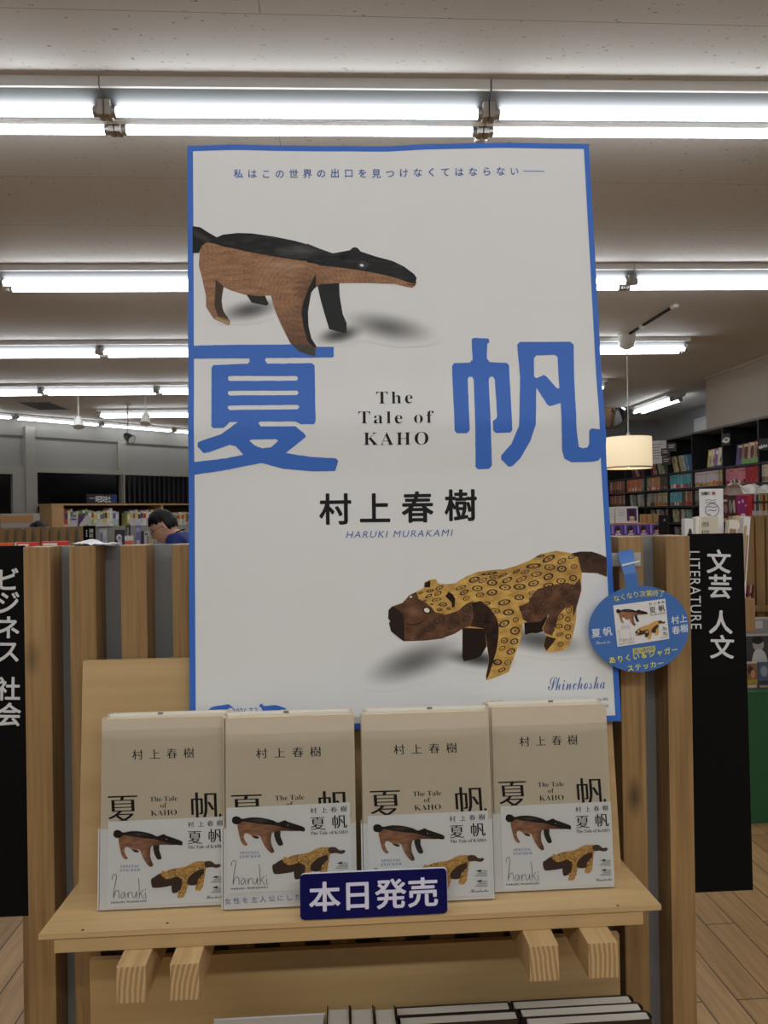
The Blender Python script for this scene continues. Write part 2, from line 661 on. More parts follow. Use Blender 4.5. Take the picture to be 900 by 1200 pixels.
def ceiling_board():
    """rock-wool boards: pale, with short dark flecks and fine joints"""
    m = bpy.data.materials.new('ceiling_board'); m.use_nodes = True
    nt = m.node_tree; N, L = nt.nodes, nt.links
    b = N['Principled BSDF']
    tc = N.new('ShaderNodeTexCoord')
    mp = N.new('ShaderNodeMapping'); mp.inputs['Scale'].default_value = (26, 60, 1)
    L.new(tc.outputs['Object'], mp.inputs['Vector'])
    nz = N.new('ShaderNodeTexNoise'); nz.inputs['Scale'].default_value = 1.6; nz.inputs['Detail'].default_value = 3; nz.inputs['Roughness'].default_value = 0.7
    L.new(mp.outputs[0], nz.inputs['Vector'])
    rp = N.new('ShaderNodeValToRGB')
    rp.color_ramp.elements[0].position = 0.315; rp.color_ramp.elements[0].color = (0.3, 0.29, 0.28, 1)
    rp.color_ramp.elements[1].position = 0.34; rp.color_ramp.elements[1].color = (1, 1, 1, 1)
    L.new(nz.outputs['Fac'], rp.inputs[0])
    mp2 = N.new('ShaderNodeMapping'); mp2.inputs['Location'].default_value = (0.165, -0.03, 0)
    L.new(tc.outputs['Object'], mp2.inputs['Vector'])
    br = N.new('ShaderNodeTexBrick'); br.inputs['Scale'].default_value = 1.0
    br.inputs['Brick Width'].default_value = 30.0; br.inputs['Row Height'].default_value = 0.455; br.inputs['Mortar Size'].default_value = 0.0011
    c = lin((212, 209, 204))
    br.inputs['Color1'].default_value = (*c, 1); br.inputs['Color2'].default_value = (*c, 1)
    br.inputs['Mortar'].default_value = (*lin((150, 145, 138)), 1)
    L.new(mp2.outputs[0], br.inputs['Vector'])
    mx = N.new('ShaderNodeMix'); mx.data_type = 'RGBA'; mx.blend_type = 'MULTIPLY'; mx.inputs[0].default_value = 1
    L.new(br.outputs['Color'], mx.inputs[6]); L.new(rp.outputs[0], mx.inputs[7])
    L.new(mx.outputs[2], b.inputs['Base Color'])
    b.inputs['Roughness'].default_value = 0.75
    return m


M_FLOOR = plank_floor()
M_CEIL = ceiling_board()
M_WALLG = mat('grey_wall_paint', (168, 170, 172), 0.7)
M_WALLB = mat('beige_wall_panel', (188, 178, 164), 0.65, var=0.03, vscale=3)
M_SASH = mat('window_metal', (150, 147, 139), 0.45)
M_NIGHT = mat('night_glass', (9, 10, 13), 0.12, spec=0.35)

struct('floor', MB().box((-9, -4.2, -0.05), (5, 14, 0)), M_FLOOR)
struct('ceiling', MB().box((-9, -4.2, CEIL), (5, 14, CEIL + 0.05)), M_CEIL)
struct('wall_front', MB().box((-9, -4.3, 0), (5, -4.2, CEIL)), M_WALLG)
struct('wall_right', MB().box((4.35, -4.2, 0), (4.45, 10.1, CEIL)), M_WALLG)
struct('wall_back', MB().box((0.5, 10.1, 0), (4.45, 10.2, CEIL)), M_WALLG)
struct('wall_far', MB().box((0.4, 10.1, 0), (0.5, 13.6, CEIL)), M_WALLG)
# pale panelling over the dark bookcase: three boards with open joints
bk = MB()
ys = [2.2, 3.75, 5.31, 6.87]
for a, b_ in zip(ys, ys[1:]):
    bk.box((3.4, a, 2.165), (3.7, b_ - 0.006, CEIL - 0.002))
struct('wall_upper', bk, M_WALLB)
struct('trim_1', MB().box((3.385, 2.2, CEIL - 0.022), (3.4, 6.87, CEIL)), M_WALLB)
struct('wall_end', MB().box((3.4, -4.2, 0), (4.35, 2.2, CEIL)), M_WALLB)
d1 = struct('door_1', MB().box((4.28, 8.1, 0), (4.35, 8.95, 2.52), bev=0.004), mat('white_door', (214, 214, 210), 0.35))
dh = MB().tube([(4.28, 8.2, 1.0), (4.235, 8.2, 1.0), (4.235, 8.32, 1.0)], 0.01).build('door_handle', M_STEEL, d1)

# the window wall runs off at an angle
WU = Vector((0.70, 0.714, 0)).normalized()
WN = Vector((WU.y, -WU.x, 0))          # towards the room
W0 = Vector((-3.86, 9.02, 0))


def WW(t, n, z): return W0 + WU * t + WN * n + Vector((0, 0, z))


def wbox(mb, t0, t1, n0, n1, z0, z1, mi=0):
    mb.hexa([WW(t0, n0, z0), WW(t1, n0, z0), WW(t1, n1, z0), WW(t0, n1, z0), WW(t0, n0, z1), WW(t1, n0, z1), WW(t1, n1, z1), WW(t0, n1, z1)], mi)
    return mb


def wt(px):
    """distance along the window wall of a photograph column"""
    d = ray(px, 560); n = Vector((WN.x, WN.y)); s = (Vector((W0.x, W0.y)) @ n - 0) / (Vector((d.x, d.y)) @ n)
    return (Vector((d.x, d.y)) * s - Vector((W0.x, W0.y))) @ Vector((WU.x, WU.y))


tA, tB, tC = wt(34), wt(143), wt(250)
Z_HEAD = 2.0
sw = MB()
wbox(sw, -6.2, 6.2, -0.12, 0.0, 2.42, CEIL)        # band over the panels
wbox(sw, -6.2, 6.2, -0.12, -0.05, 0, 0.7)          # wall below the sills
wbox(sw, tC, 6.2, -0.12, 0.0, 0.7, 2.42)
wbox(sw, -6.2, wt(-120), -0.12, 0.0, 0.7, 2.42)
struct('wall_window_side', sw, mat('warm_grey_wall', (128, 126, 120), 0.65))
pn = MB()
for a, b_ in ((wt(-120), tA - 0.06), (tA + 0.09, tB - 0.05), (tB + 0.05, tC)):
    wbox(pn, a, b_, -0.06, -0.03, Z_HEAD + 0.06, 2.42)
struct('wall_panel_band', pn, mat('pale_spandrel', (142, 141, 136), 0.55, var=0.03, vscale=5))
for k, (a, b_) in enumerate(((tA + 0.09, tB - 0.03), (tB + 0.03, tC))):
    wf = MB()
    wbox(wf, a - 0.05, b_ + 0.03, -0.08, 0.02, Z_HEAD, Z_HEAD + 0.06)
    wbox(wf, a - 0.05, b_ + 0.03, -0.08, 0.03, 0.68, 0.74)
    wbox(wf, a - 0.06, a, -0.08, 0.02, 0.7, Z_HEAD)
    wbox(wf, b_, b_ + 0.04, -0.08, 0.02, 0.7, Z_HEAD)
    wo = struct('window_%d' % (k + 1), wf, M_SASH)
    gl = wbox(MB(), a, b_, -0.045, -0.035, 0.74, Z_HEAD).build('pane', M_NIGHT, wo)
    if k == 1:      # the shutter behind the second pane shows as faint upright ribs
        rb = MB(); t = a
        while t < b_:
            wbox(rb, t, t + 0.03, -0.034, -0.028, 0.74, Z_HEAD); t += 0.075
        rb.build('shutter_slats', mat('dark_shutter', (24, 24, 26), 0.5), wo)
ps = MB()
wbox(ps, tA - 0.06, tA + 0.05, -0.1, 0.06, 0, CEIL - 0.12)
wbox(ps, tB - 0.055, tB + 0.055, -0.1, 0.01, Z_HEAD, 2.43)
struct('column', ps, M_SASH)
dr = MB()
wbox(dr, wt(-120), tA - 0.06, -0.06, 0.03, 1.97, 2.06); wbox(dr, tA - 0.2, tA - 0.06, -0.06, 0.03, 0, 1.97)
d2 = struct('door_2', dr, M_SASH)
wbox(MB(), wt(-120), tA - 0.2, -0.04, -0.03, 0, 1.97).build('pane', M_NIGHT, d2)
struct('wall_left', MB().box((-9, -4.2, 0), (-8.5, 6, CEIL)), M_WALLG)

# ------------------------------------------------------------------ ceiling lights: peaked batten, one tube on each slope
ROWRZ = R(-1.1)
MODX = [-1.6 + 1.0228 * k for k in range(-2, 5)]


def batten(L, name='fluorescent_light'):
    t = thing(name, None, 'ceiling light')
    prof = [(-0.1, 0), (-0.1, -0.028), (-0.094, -0.03), (-0.017, -0.07), (-0.013, -0.074), (0.013, -0.074), (0.017, -0.07), (0.094, -0.03), (0.1, -0.028), (0.1, 0)]
    MB().prism(prof, -L / 2 + 0.002, L / 2 - 0.002, 0, 0).build('housing', [M_FIX, M_REFL], t)
    for p_ in t.children[0].data.polygons:
        if abs(p_.normal.x) < 0.1 and 0.3 < abs(p_.normal.y) < 0.95 and p_.center.z < -0.03: p_.material_index = 1
    for s in (-1, 1):
        tb = MB().tube([(-L / 2 + 0.03, s * 0.05, -0.072), (L / 2 - 0.03, s * 0.05, -0.072)], 0.0135, 0, 14).build('tube', M_TUBE, t)
        for e in (-1, 1):
            MB().tube([(e * (L / 2 - 0.03), s * 0.05, -0.072), (e * (L / 2 - 0.016), s * 0.05, -0.072)], 0.0145, 0, 14).build('tube_cap', M_STEEL, tb)
    for e in (-1, 1):
        for s in (-1, 1):
            sk = MB()
            x0, x1 = sorted((e * (L / 2 - 0.017), e * (L / 2 - 0.001)))
            y0, y1 = sorted((s * 0.026, s * 0.067))
            sk.box((x0, y0, -0.087), (x1, y1, -0.04), bev=0.004)
            sk.build('socket', M_SOCK, t)
    return t


def row_point(x, Y):
    """the rows are not quite square to the shop display"""
    return (x, Y - (x - 0.4) * math.tan(R(1.1)), CEIL - 0.0005)


proto = batten(1.0228)
ROWS = [('first row of tubes, nearest the poster', 2.205, range(2, 5)), ('second row of tubes', 3.78, range(2, 6)), ('third row of tubes', 5.36, range(1, 6)),
        ('fourth row of tubes', 7.02, range(0, 6)), ('fifth row of tubes', 8.66, range(1, 5)),
        ('row of tubes above the photographer', 0.62, range(1, 6))]
firstl = True
for rn, Y, ks in ROWS:
    if 2.0 < Y < 2.3:
        MX_, ML_ = {2: -1.698, 3: -0.6256, 4: 0.447}, 1.0726      # the nearest row has slightly longer lamps
    else:
        MX_, ML_ = MODX, 1.0228
    for n, k in enumerate(ks):
        lab = 'twin-tube white batten ceiling light, %s along the %s' % (ORD[n], rn)
        loc = row_point(MX_[k] + ML_ / 2, Y)
        if firstl:
            o = proto; o.location = loc; o.rotation_euler = (0, 0, ROWRZ); o['label'] = lab; firstl = False
        else:
            o = copy_tree(proto, loc, (0, 0, ROWRZ), lab)
        o['group'] = 'twin-tube ceiling lights'
        o.scale = (ML_ / 1.0228, 1, 1)
a, b_ = PZ(737, 484, 2.58), PZ(768, 471, 2.58)
o = copy_tree(proto, (3.52, 8.25, CEIL - 0.0005), (0, 0, R(90)), 'twin-tube ceiling light set crosswise in the recess beyond the pale panelling', 'twin-tube ceiling lights')
o.scale = (1, 1, 1)
ang = math.atan2(WU.y, WU.x)
for k, t in enumerate((-2.35, -1.3, -0.25, 0.8, 1.85, 2.9)):
    p = WW(t + 0.9, 0.16, CEIL - 0.0005)
    o = copy_tree(proto, p, (0, 0, ang), 'twin-tube ceiling light, %s of the line along the window wall' % ORD[k], 'twin-tube ceiling lights')
    o.scale = (1, 0.55, 0.7)

# round white sensor knob under the socket pair of the first row
t = thing('ceiling_sensor', 'round white knob with dark slots under the nearest tube sockets', 'sensor', PY(563, 161, 2.30))
c = WL[t]
t.location = c
MB().lathe([(0.0, -0.016), (0.017, -0.016), (0.021, -0.010), (0.021, -0.002), (0.024, 0.0), (0.024, 0.006), (0.012, 0.01), (0.012, CEIL - c.z)], c, 24).build('body', M_FIX, t)
sl = MB()
for k in range(10):
    a = 2 * math.pi * k / 10
    p = Vector((math.cos(a), math.sin(a), 0))
    q = Vector((-p.y, p.x, 0))
    z0 = Vector((0, 0, -0.0085)); z1 = Vector((0, 0, -0.0035))
    sl.hexa([c + p * 0.0205 - q * 0.003 + z0, c + p * 0.0205 + q * 0.003 + z0, c + p * 0.0216 + q * 0.003 + z0, c + p * 0.0216 - q * 0.003 + z0,
             c + p * 0.0205 - q * 0.003 + z1, c + p * 0.0205 + q * 0.003 + z1, c + p * 0.0216 + q * 0.003 + z1, c + p * 0.0216 - q * 0.003 + z1])
sl.build('slots', M_BLACK, t)

# pendant lamp, its cup on a ceiling track
lx, ly = 2.0, 5.12
tr = thing('lighting_track', 'dark lighting track on the ceiling running away over the pendant lamp', 'track', (lx, ly, CEIL))
MB().box((lx - 0.009, 4.42, CEIL - 0.012), (lx + 0.009, 5.11, CEIL), bev=0.002).build('track', M_BLACK, tr)
e = MB()
e.box((lx - 0.016, 4.38, CEIL - 0.018), (lx + 0.016, 4.43, CEIL), bev=0.003); e.box((lx - 0.014, 4.86, CEIL - 0.016), (lx + 0.014, 4.91, CEIL), bev=0.003)
e.build('end_cap', M_FIX, tr)
t = thing('pendant_lamp', 'cream fabric drum pendant lamp hanging on a white cord, lit', 'lamp', (lx, ly + 0.03, CEIL))
c = Vector((lx, ly + 0.03, CEIL))
MB().lathe([(0.0, -0.10), (0.02, -0.10), (0.045, -0.085), (0.058, -0.05), (0.06, 0.0)], c, 28).build('ceiling_cup', M_FIX, t)
zs0, zs1 = PY(736, 549, c.y).z - CEIL, PY(736, 513, c.y).z - CEIL
MB().tube([c + Vector((0, 0, -0.1)), c + Vector((0, 0, zs1 + 0.03))], 0.0032, 0, 8).build('cord', M_FIX, t)
rr = (PY(762, 530, c.y).x - PY(710.5, 530, c.y).x) / 2
mshade = mat('shade_fabric', (240, 234, 216), 0.8, emit=(255, 232, 188), estr=0.5)
MB().lathe([(rr * 0.995, zs1), (rr, zs0), (rr - 0.003, zs0), (rr - 0.004, zs1)], c, 48).build('lamp_shade', mshade, t)
MB().lathe([(rr * 1.0, zs0 + 0.012), (rr + 0.0012, zs0 + 0.010), (rr + 0.0012, zs0), (rr, zs0 - 0.001)], c, 48).build('shade_trim', mat('cream_trim', (216, 200, 168), 0.8), t)
MB().lathe([(0.006, zs1 + 0.035), (0.018, zs1 + 0.01), (rr * 0.995, zs1 + 0.004), (rr * 0.995, zs1), (0.0, zs1)], c, 32).build('shade_top', mat('shade_top_cloth', (226, 220, 204), 0.8), t)
MB().lathe([(0.0, zs0 + 0.005), (0.02, zs0 + 0.01), (0.036, zs0 + 0.04), (0.03, zs0 + 0.07), (0.014, zs0 + 0.1), (0.012, zs1)], c, 20).build('bulb', mat('warm_bulb', (255, 240, 210), 0.5, emit=(255, 214, 150), estr=7.0), t)

# convex mirror in the far corner
p = PY(715, 483, 8.9)
t = thing('convex_mirror', 'round convex mirror hung from the ceiling beside the pendant cord', 'mirror', p)
mm = MB()
n_ = (EYE - p).normalized(); n_.z -= 0.25; n_.normalize(); sx_ = Vector((0, 0, 1)).cross(n_).normalized(); sy_ = n_.cross(sx_)
vs, fs = [p + n_ * 0.05], []
for i in range(1, 9):
    a = i / 8
    for k in range(32):
        q = 2 * math.pi * k / 32
        vs.append(p + (sx_ * math.cos(q) + sy_ * math.sin(q)) * 0.19 * a + n_ * 0.05 * (1 - a * a))
fs += [(0, 1 + k, 1 + (k + 1) % 32) for k in range(32)]
for i in range(7):
    fs += [(1 + i * 32 + k, 33 + i * 32 + k, 33 + i * 32 + (k + 1) % 32, 1 + i * 32 + (k + 1) % 32) for k in range(32)]
mm.add(vs, fs, 0, None, True)
mm.build('mirror_face', mat('mirror_silver', (215, 215, 215), 0.04, metal=1.0), t)
rim = MB(); rim.tube([p + (sx_ * math.cos(2 * math.pi * k / 32) + sy_ * math.sin(2 * math.pi * k / 32)) * 0.195 for k in range(33)], 0.012, 0, 8, False)
rim.build('rim', mat('mirror_rim', (60, 52, 44), 0.5), t)
MB().tube([p - n_ * 0.01, p - n_ * 0.08 + Vector((0, 0, 0.1)), Vector((p.x - n_.x * 0.08, p.y - n_.y * 0.08, CEIL))], 0.012, 0, 8).build('bracket', M_STEEL, t)


# spotlights by the window wall
def spotlight(px, py, depth, label, body, tilt):
    q = PY(px, py, depth)
    t = thing('spotlight', label, 'spotlight', q, 'small spotlights by the window wall')
    MB().lathe([(0.035, CEIL - q.z), (0.035, CEIL - q.z - 0.02), (0.008, CEIL - q.z - 0.024), (0.007, 0.02)], q, 16).build('stem', M_SOCK, t)
    d = Vector((math.sin(tilt) * 0.9, -0.4, -math.cos(tilt))).normalized()
    MB().tube([q - d * 0.05, q - d * 0.03, q + d * 0.02, q + d * 0.06], [0.02, 0.034, 0.045, 0.05], 0, 16).build('lamp_head', body, t)
    MB().tube([q + d * 0.055, q + d * 0.0605], [0.042, 0.042], 0, 16).build('lens', M_WHITE, t)


spotlight(92, 494, 7.4, 'white spotlight hanging in front of the window-side tubes', M_FIX, 0.2)
spotlight(150, 512, 8.2, 'spotlight with dark back, below the end of a window-side tube', mat('dark_grey_lamp', (60, 60, 60), 0.5), 1.0)
spotlight(171, 490, 7.5, 'grey bulb-shaped spotlight on a round ceiling mount', M_SOCK, 0.0)
v0 = PZ(52, 475, CEIL)
t = thing('ceiling_vent', 'dark square vent in the ceiling by the window wall', 'vent', v0)
MB().box((v0.x - 0.17, v0.y - 0.3, CEIL - 0.01), (v0.x + 0.17, v0.y + 0.3, CEIL), bev=0.003).build('frame', M_SASH, t)
vb = MB()
for k in range(9):
    vb.box((v0.x - 0.15, v0.y - 0.27 + k * 0.062, CEIL - 0.013), (v0.x + 0.15, v0.y - 0.27 + k * 0.062 + 0.03, CEIL - 0.009))
vb.build('slats', mat('vent_dark', (58, 54, 50), 0.6), t)

# ------------------------------------------------------------------ the slatted partition that carries the display
YP = 0.965
PZT = PY(450, 634, YP).z


def partition(name, label, xs, Y, ztop, w, d, panel=True, m=M_POST, pm=M_GREYP, foot=True):
    t = thing(name, label, 'partition', (xs[0], Y, 0))
    for x in xs:
        MB().box((x, Y, 0.0), (x + w, Y + d, ztop), bev=0.0012).build('post', m, t)
    if panel:
        MB().box((xs[0] + 0.004, Y + d, 0.0), (xs[-1] + w - 0.004, Y + d + 0.018, ztop - 0.001)).build('back_panel', pm, t)
    return t


pl = [PY(x, y, YP).x for x, y in ((27, 644), (80.5, 643), (140.6, 643), (201, 641))]
pr = [PY(x, y, YP).x for x, y in ((725, 630), (780, 626))]
mid = [pl[3] + (pr[0] - pl[3]) * k / 9 for k in range(1, 9)]
PW = 0.0318
partition('slatted_partition', 'waist-high partition of upright brown timber posts on grey panel, behind the poster', pl + mid + pr, YP, PZT, PW, 0.041)
XR = pr[1] + PW
XL = pl[0]


# black aisle signs fixed to either end of the partition
def sign_place(Y):
    def f(x, y, l):
        p = PY(x, y, Y)
        return Vector((p.x, Y - l, p.z))
    return f


YS = YP + 0.002
p0, p1 = PY(803, 626, YS), PY(882.5, 1043, YS)
t = thing('aisle_sign', 'tall black hanging sign with white vertical letters, on the literature end of the partition', 'sign', (XR + 0.001, YS, p1.z), 'black aisle signs')
xt_ = PY(871, 626, YS).x
MB().hexa([(XR + 0.0005, YS, p1.z), (p1.x, YS, p1.z), (p1.x, YS + 0.006, p1.z), (XR + 0.0005, YS + 0.006, p1.z), (XR + 0.0005, YS, PZT + 0.002), (xt_, YS, PZT + 0.002), (xt_, YS + 0.006, PZT + 0.002), (XR + 0.0005, YS + 0.006, PZT + 0.002)]).build('board', M_BLACK, t)
pt = Print(sign_place(YS)); pt.lift = 0.0006
SW = mat('sign_lettering', (214, 214, 214), 0.5)
for ch, x, y in (('文', 842, 658), ('芸', 843.5, 687), ('人', 844.5, 729), ('文', 846, 758)):
    pt.char(ch, x, y, 29, SW, 'bold', 0.022)
vs, fs = glyphs('LITERATURE', 0.0, 1.12)
x0, x1 = min(v[0] for v in vs), max(v[0] for v in vs)
k = (737 - 646) / (x1 - x0)
# the word runs down the board, tops of the letters outward
pt.raw([(807 + (y_ * k * 1.2) + (x_ - x0) * k * 0.025 + 0.0, 646 + (x_ - x0) * k) for x_, y_ in vs], fs, SW)
pt.build('lettering', t)
p2 = PY(0, 1075, YS)
t = thing('aisle_sign', 'tall black hanging sign with white vertical letters, on the business end of the partition', 'sign', (XL - 0.001, YS, p2.z), 'black aisle signs')
MB().box((XL - 0.075, YS, p2.z), (XL - 0.0005, YS + 0.006, PZT + 0.002), bev=0.0008).build('board', M_BLACK, t)
pt = Print(sign_place(YS)); pt.lift = 0.0006
for ch, x, y in (('ビ', 9, 679), ('ジ', 9.5, 706), ('ネ', 10, 735), ('ス', 10, 763), ('社', 10, 807), ('会', 11, 837)):
    pt.char(ch, x, y, 29, SW, 'bold', 0.012)
pt.build('lettering', t)

# ------------------------------------------------------------------ display shelf hung on the partition
SZ = 1.0128                     # top of the shelf
SY0, SY1 = 0.829, 0.913
SX0, SX1 = PY(45, 1096, SY0).x, PY(775, 1060, SY0).x
t = thing('display_shelf', 'pale wooden shelf on four timber arms with leaning back board, under the poster', 'shelf', (0.015, SY1, SZ - 0.04))
SHELF = t
sb = MB()
bx0, bx1 = PY(92, 1049, SY1).x, PY(728, 1022, SY1).x
sb.hexa([(SX0, SY0, SZ - 0.0055), (SX1, SY0, SZ - 0.0055), (SX1, SY1 + 0.045, SZ - 0.0055), (SX0 + 0.0, SY1 + 0.045, SZ - 0.0055),
         (SX0, SY0, SZ), (SX1, SY0, SZ), (SX1 - 0.004, SY1 + 0.045, SZ), (SX0 + 0.004, SY1 + 0.045, SZ)])
sb.build('shelf_board', M_SHELF, t)
ax0, ax1 = PY(62, 1108, SY0).x, PY(755, 1072, SY0).x
MB().box((ax0, SY0 + 0.003, SZ - 0.0221), (ax1, SY0 + 0.019, SZ - 0.0056), bev=0.0006).build('apron', M_SHELF, t)
hd = MB()
for hx, hy in ((PY(97, 1086, 0.834).x, 0.834), (PY(196, 1076, 0.84).x, 0.84), (PY(724, 1057, 0.832).x, 0.832)):
    hd.lathe([(0.0, 0.0004), (0.0014, 0.0004), (0.0016, 0.0)], (hx, hy, SZ), 10)
hd.build('screw_heads', mat('screw_dark', (70, 52, 34), 0.5), t)
for px in (136, 199, 621, 690):
    x = PY(px, 1145, 0.801).x
    w_ = PY(px + 34.5, 1145, 0.801).x - x
    MB().box((x, 0.801, SZ - 0.0222 - 0.0378), (x + w_, YP - 0.0005, SZ - 0.0223), bev=0.0012).build('support_arm', [M_ARM, M_END], t)
    arm = [o for o in t.children if o.name.startswith('support_arm')][-1]
    for p_ in arm.data.polygons:
        if p_.normal.y < -0.9: p_.material_index = 1
# the back board leans against the posts
bt0, bt1 = PY(97, 775, 0.952), PY(712, 760, 0.952)
zt = bt0.z
MB().hexa([(bx0, SY1, SZ + 0.0002), (bx1, SY1, SZ + 0.0002), (bx1, SY1 + 0.009, SZ + 0.0002), (bx0, SY1 + 0.009, SZ + 0.0002),
           (bt0.x, 0.952, zt), (bt1.x, 0.952, zt), (bt1.x, 0.961, zt), (bt0.x, 0.961, zt)]).build('back_board', M_MDF, t)
l0, l1 = PY(105, 1126, 0.945), PY(726, 1108, 0.945)
MB().box((l0.x, 0.945, 0.674), (l1.x, 0.954, l0.z)).build('lower_back_board', M_MDF, t)
MB().box((SX0, 0.77, 0.664), (SX1, 0.962, 0.674)).build('lower_shelf_board', M_SHELF, t)

# ------------------------------------------------------------------ the poster
YB, YT = 0.929, 1.001
TL, TRp, BR, BL = PY(219.5, 172, YT), PY(690, 168, YT), PY(728, 845, YB), PY(222.5, 861, YB)
PO = (TL + TRp + BR + BL) / 4
PN = ((TRp - BL).cross(TL - BR))
PN.normalize()
if PN.y > 0: PN = -PN
PU = ((TRp + BR) - (TL + BL)).normalized()
PU = (PU - PN * PU.dot(PN)).normalized()
PV = PN.cross(PU)
if PV.z < 0: PV = -PV


def poster_uv(x, y):
    d = ray(x, y)
    q = EYE + d * ((PO - EYE).dot(PN) / d.dot(PN))
    return (q - PO).dot(PU), (q - PO).dot(PV)


FOLD_V = poster_uv(460, 497)[1]
FOLDS_U = [poster_uv(276, 330)[0], poster_uv(460, 330)[0], poster_uv(600, 330)[0]]


def crease(d, wdt):
    return max(0.0, 1 - (math.sqrt(d * d + 3.6e-5) - 0.006) / wdt)


def relief(u, v):
    """the sheet was folded for the post: a sharp crease across, softer ones down, shallow waves between"""
    h = 0.0030 * crease(v - FOLD_V, 0.055)
    for k, fu in enumerate(FOLDS_U):
        h += (0.0018, -0.0022, 0.0010)[k] * crease(u - fu, 0.045)
    h += 0.0014 * noise.noise(Vector((u * 5.0, v * 4.0, 0.3))) + 0.0005 * noise.noise(Vector((u * 14.0, v * 12.0, 4.1)))
    return h


def poster_place(x, y, l):
    u, v = poster_uv(x, y)
    return PO + PU * u + PV * v + PN * (relief(u, v) + l)


def quad(s, t_):
    a = (219.5 + (690 - 219.5) * s, 172 + (168 - 172) * s); b = (222.5 + (728 - 222.5) * s, 861 + (845 - 861) * s)
    # plane-correct interpolation happens in the sheet, not in the picture
    ua, ub = poster_uv(*a), poster_uv(*b)
    return ua[0] + (ub[0] - ua[0]) * t_, ua[1] + (ub[1] - ua[1]) * t_


t = thing('book_poster', 'large white poster with blue border, wooden anteater and spotted jaguar, behind the book stacks', 'poster', (PO.x, YB, BL.z))
POSTER = t
NXp, NYp = 96, 132
sh = MB()
vs = []
for back in (0, 1):
    for j in range(NYp + 1):
        for i in range(NXp + 1):
            u, v = quad(i / NXp, j / NYp)
            edge = 0.0012 * math.sin(i / NXp * 9 + 1.0) * (1 - j / NYp) ** 6   # the top edge ripples a little
            vs.append(PO + PU * u + PV * (v + edge) + PN * (relief(u, v) - 0.0004 * back))
W_ = NXp + 1
def idx(b, j, i): return b * (NYp + 1) * W_ + j * W_ + i
fs = []
for j in range(NYp):
    for i in range(NXp):
        fs.append((idx(0, j, i), idx(0, j + 1, i), idx(0, j + 1, i + 1), idx(0, j, i + 1)))
        fs.append((idx(1, j, i), idx(1, j, i + 1), idx(1, j + 1, i + 1), idx(1, j + 1, i)))
for i in range(NXp):
    fs.append((idx(0, 0, i), idx(0, 0, i + 1), idx(1, 0, i + 1), idx(1, 0, i)))
    fs.append((idx(0, NYp, i), idx(1, NYp, i), idx(1, NYp, i + 1), idx(0, NYp, i + 1)))
for j in range(NYp):
    fs.append((idx(0, j, 0), idx(1, j, 0), idx(1, j + 1, 0), idx(0, j + 1, 0)))
    fs.append((idx(0, j, NXp), idx(0, j + 1, NXp), idx(1, j + 1, NXp), idx(1, j, NXp)))
sh.add(vs, fs, 0, None, True)
# faces whose centre lies in the margin carry the blue ink
BW = 0.0062
me_vs = vs
uL = [quad(0, j / NYp)[0] for j in range(NYp + 1)]; uR = [quad(1, j / NYp)[0] for j in range(NYp + 1)]
sh.build('sheet', M_PAPER, t)

# backing panel keeps the sheet upright and stands on the shelf behind the books
bp = MB()
q = [quad(s, t_) for s, t_ in ((0.02, 0.012), (0.98, 0.012), (0.98, 0.76), (0.02, 0.76))]
pt3 = [PO + PU * u + PV * v - PN * 0.0052 for u, v in q]
bp.hexa([pt3[3], pt3[2], pt3[2] - PN * 0.004, pt3[3] - PN * 0.004, pt3[0], pt3[1], pt3[1] - PN * 0.004, pt3[0] - PN * 0.004])
bp.build('backing_panel', mat('foam_board', (214, 214, 210), 0.6), t)


class PosterPrint(Print):
    """ink follows the waves of the sheet: long faces are cut up first"""

    def raw(self, vs, fs, m, cols=None, lift=None):
        l = self.lift + self.n * 1.4e-5 if lift is None else lift
        self.n += 0 if self.hold else 1
        if cols is None and len(vs) > 2:
            bm = bmesh.new()
            bv = [bm.verts.new((x, y, 0)) for x, y in vs]
            for f in fs:
                try: bm.faces.new([bv[i] for i in f])
                except ValueError: pass
            for _ in range(4):
                le = [e for e in bm.edges if e.calc_length() > 9.0]
                if not le: break
                bmesh.ops.triangulate(bm, faces=[f for f in bm.faces if len(f.verts) > 3])
                le = [e for e in bm.edges if e.calc_length() > 9.0]
                bmesh.ops.subdivide_edges(bm, edges=le, cuts=1)
            bmesh.ops.triangulate(bm, faces=[f for f in bm.faces if len(f.verts) > 4])
            bm.verts.index_update()
            self.mb.add([self.place(v.co.x, v.co.y, l) for v in bm.verts], [[v.index for v in f.verts] for f in bm.faces], self.mi(m))
            bm.free()
        else:
            self.mb.add([self.place(x, y, l) for x, y in vs], fs, self.mi(m), cols)
        return self


# blue border, laid as a frame of ink
pb = MB()
def border_cell(u0, v0, u1, v1): pass
NB = 120
outer, inner = [], []
def qpt(s, t_, inset_s, inset_t):
    u, v = quad(s, t_)
    return u, v
def frame_loop(d, lift):
    pts = []
    def P_(s, t_):
        u, v = quad(s, t_)
        wv = 0.0012 * math.sin(s * 9 + 1.0) * (1 - t_) ** 6
        ul, ur = quad(0, t_)[0], quad(1, t_)[0]; vt, vb_ = quad(s, 0)[1], quad(s, 1)[1]
        u2 = min(max(u, ul + d), ur - d); v2 = min(max(v, vb_ + d), vt - d)
        return PO + PU * u2 + PV * (v2 + wv) + PN * (relief(u2, v2) + lift)
    for k in range(NB): pts.append(P_(k / NB, 0))
    for k in range(NB): pts.append(P_(1, k / NB))
    for k in range(NB): pts.append(P_(1 - k / NB, 1))
    for k in range(NB): pts.append(P_(0, 1 - k / NB))
    return pts
o_, i_ = frame_loop(0.0, 0.00018), frame_loop(0.0072, 0.00018)
n4 = len(o_)
pb.add(o_ + i_, [(k, n4 + k, n4 + (k + 1) % n4, (k + 1) % n4) for k in range(n4)])
pb.build('blue_border', M_BLUE, t)

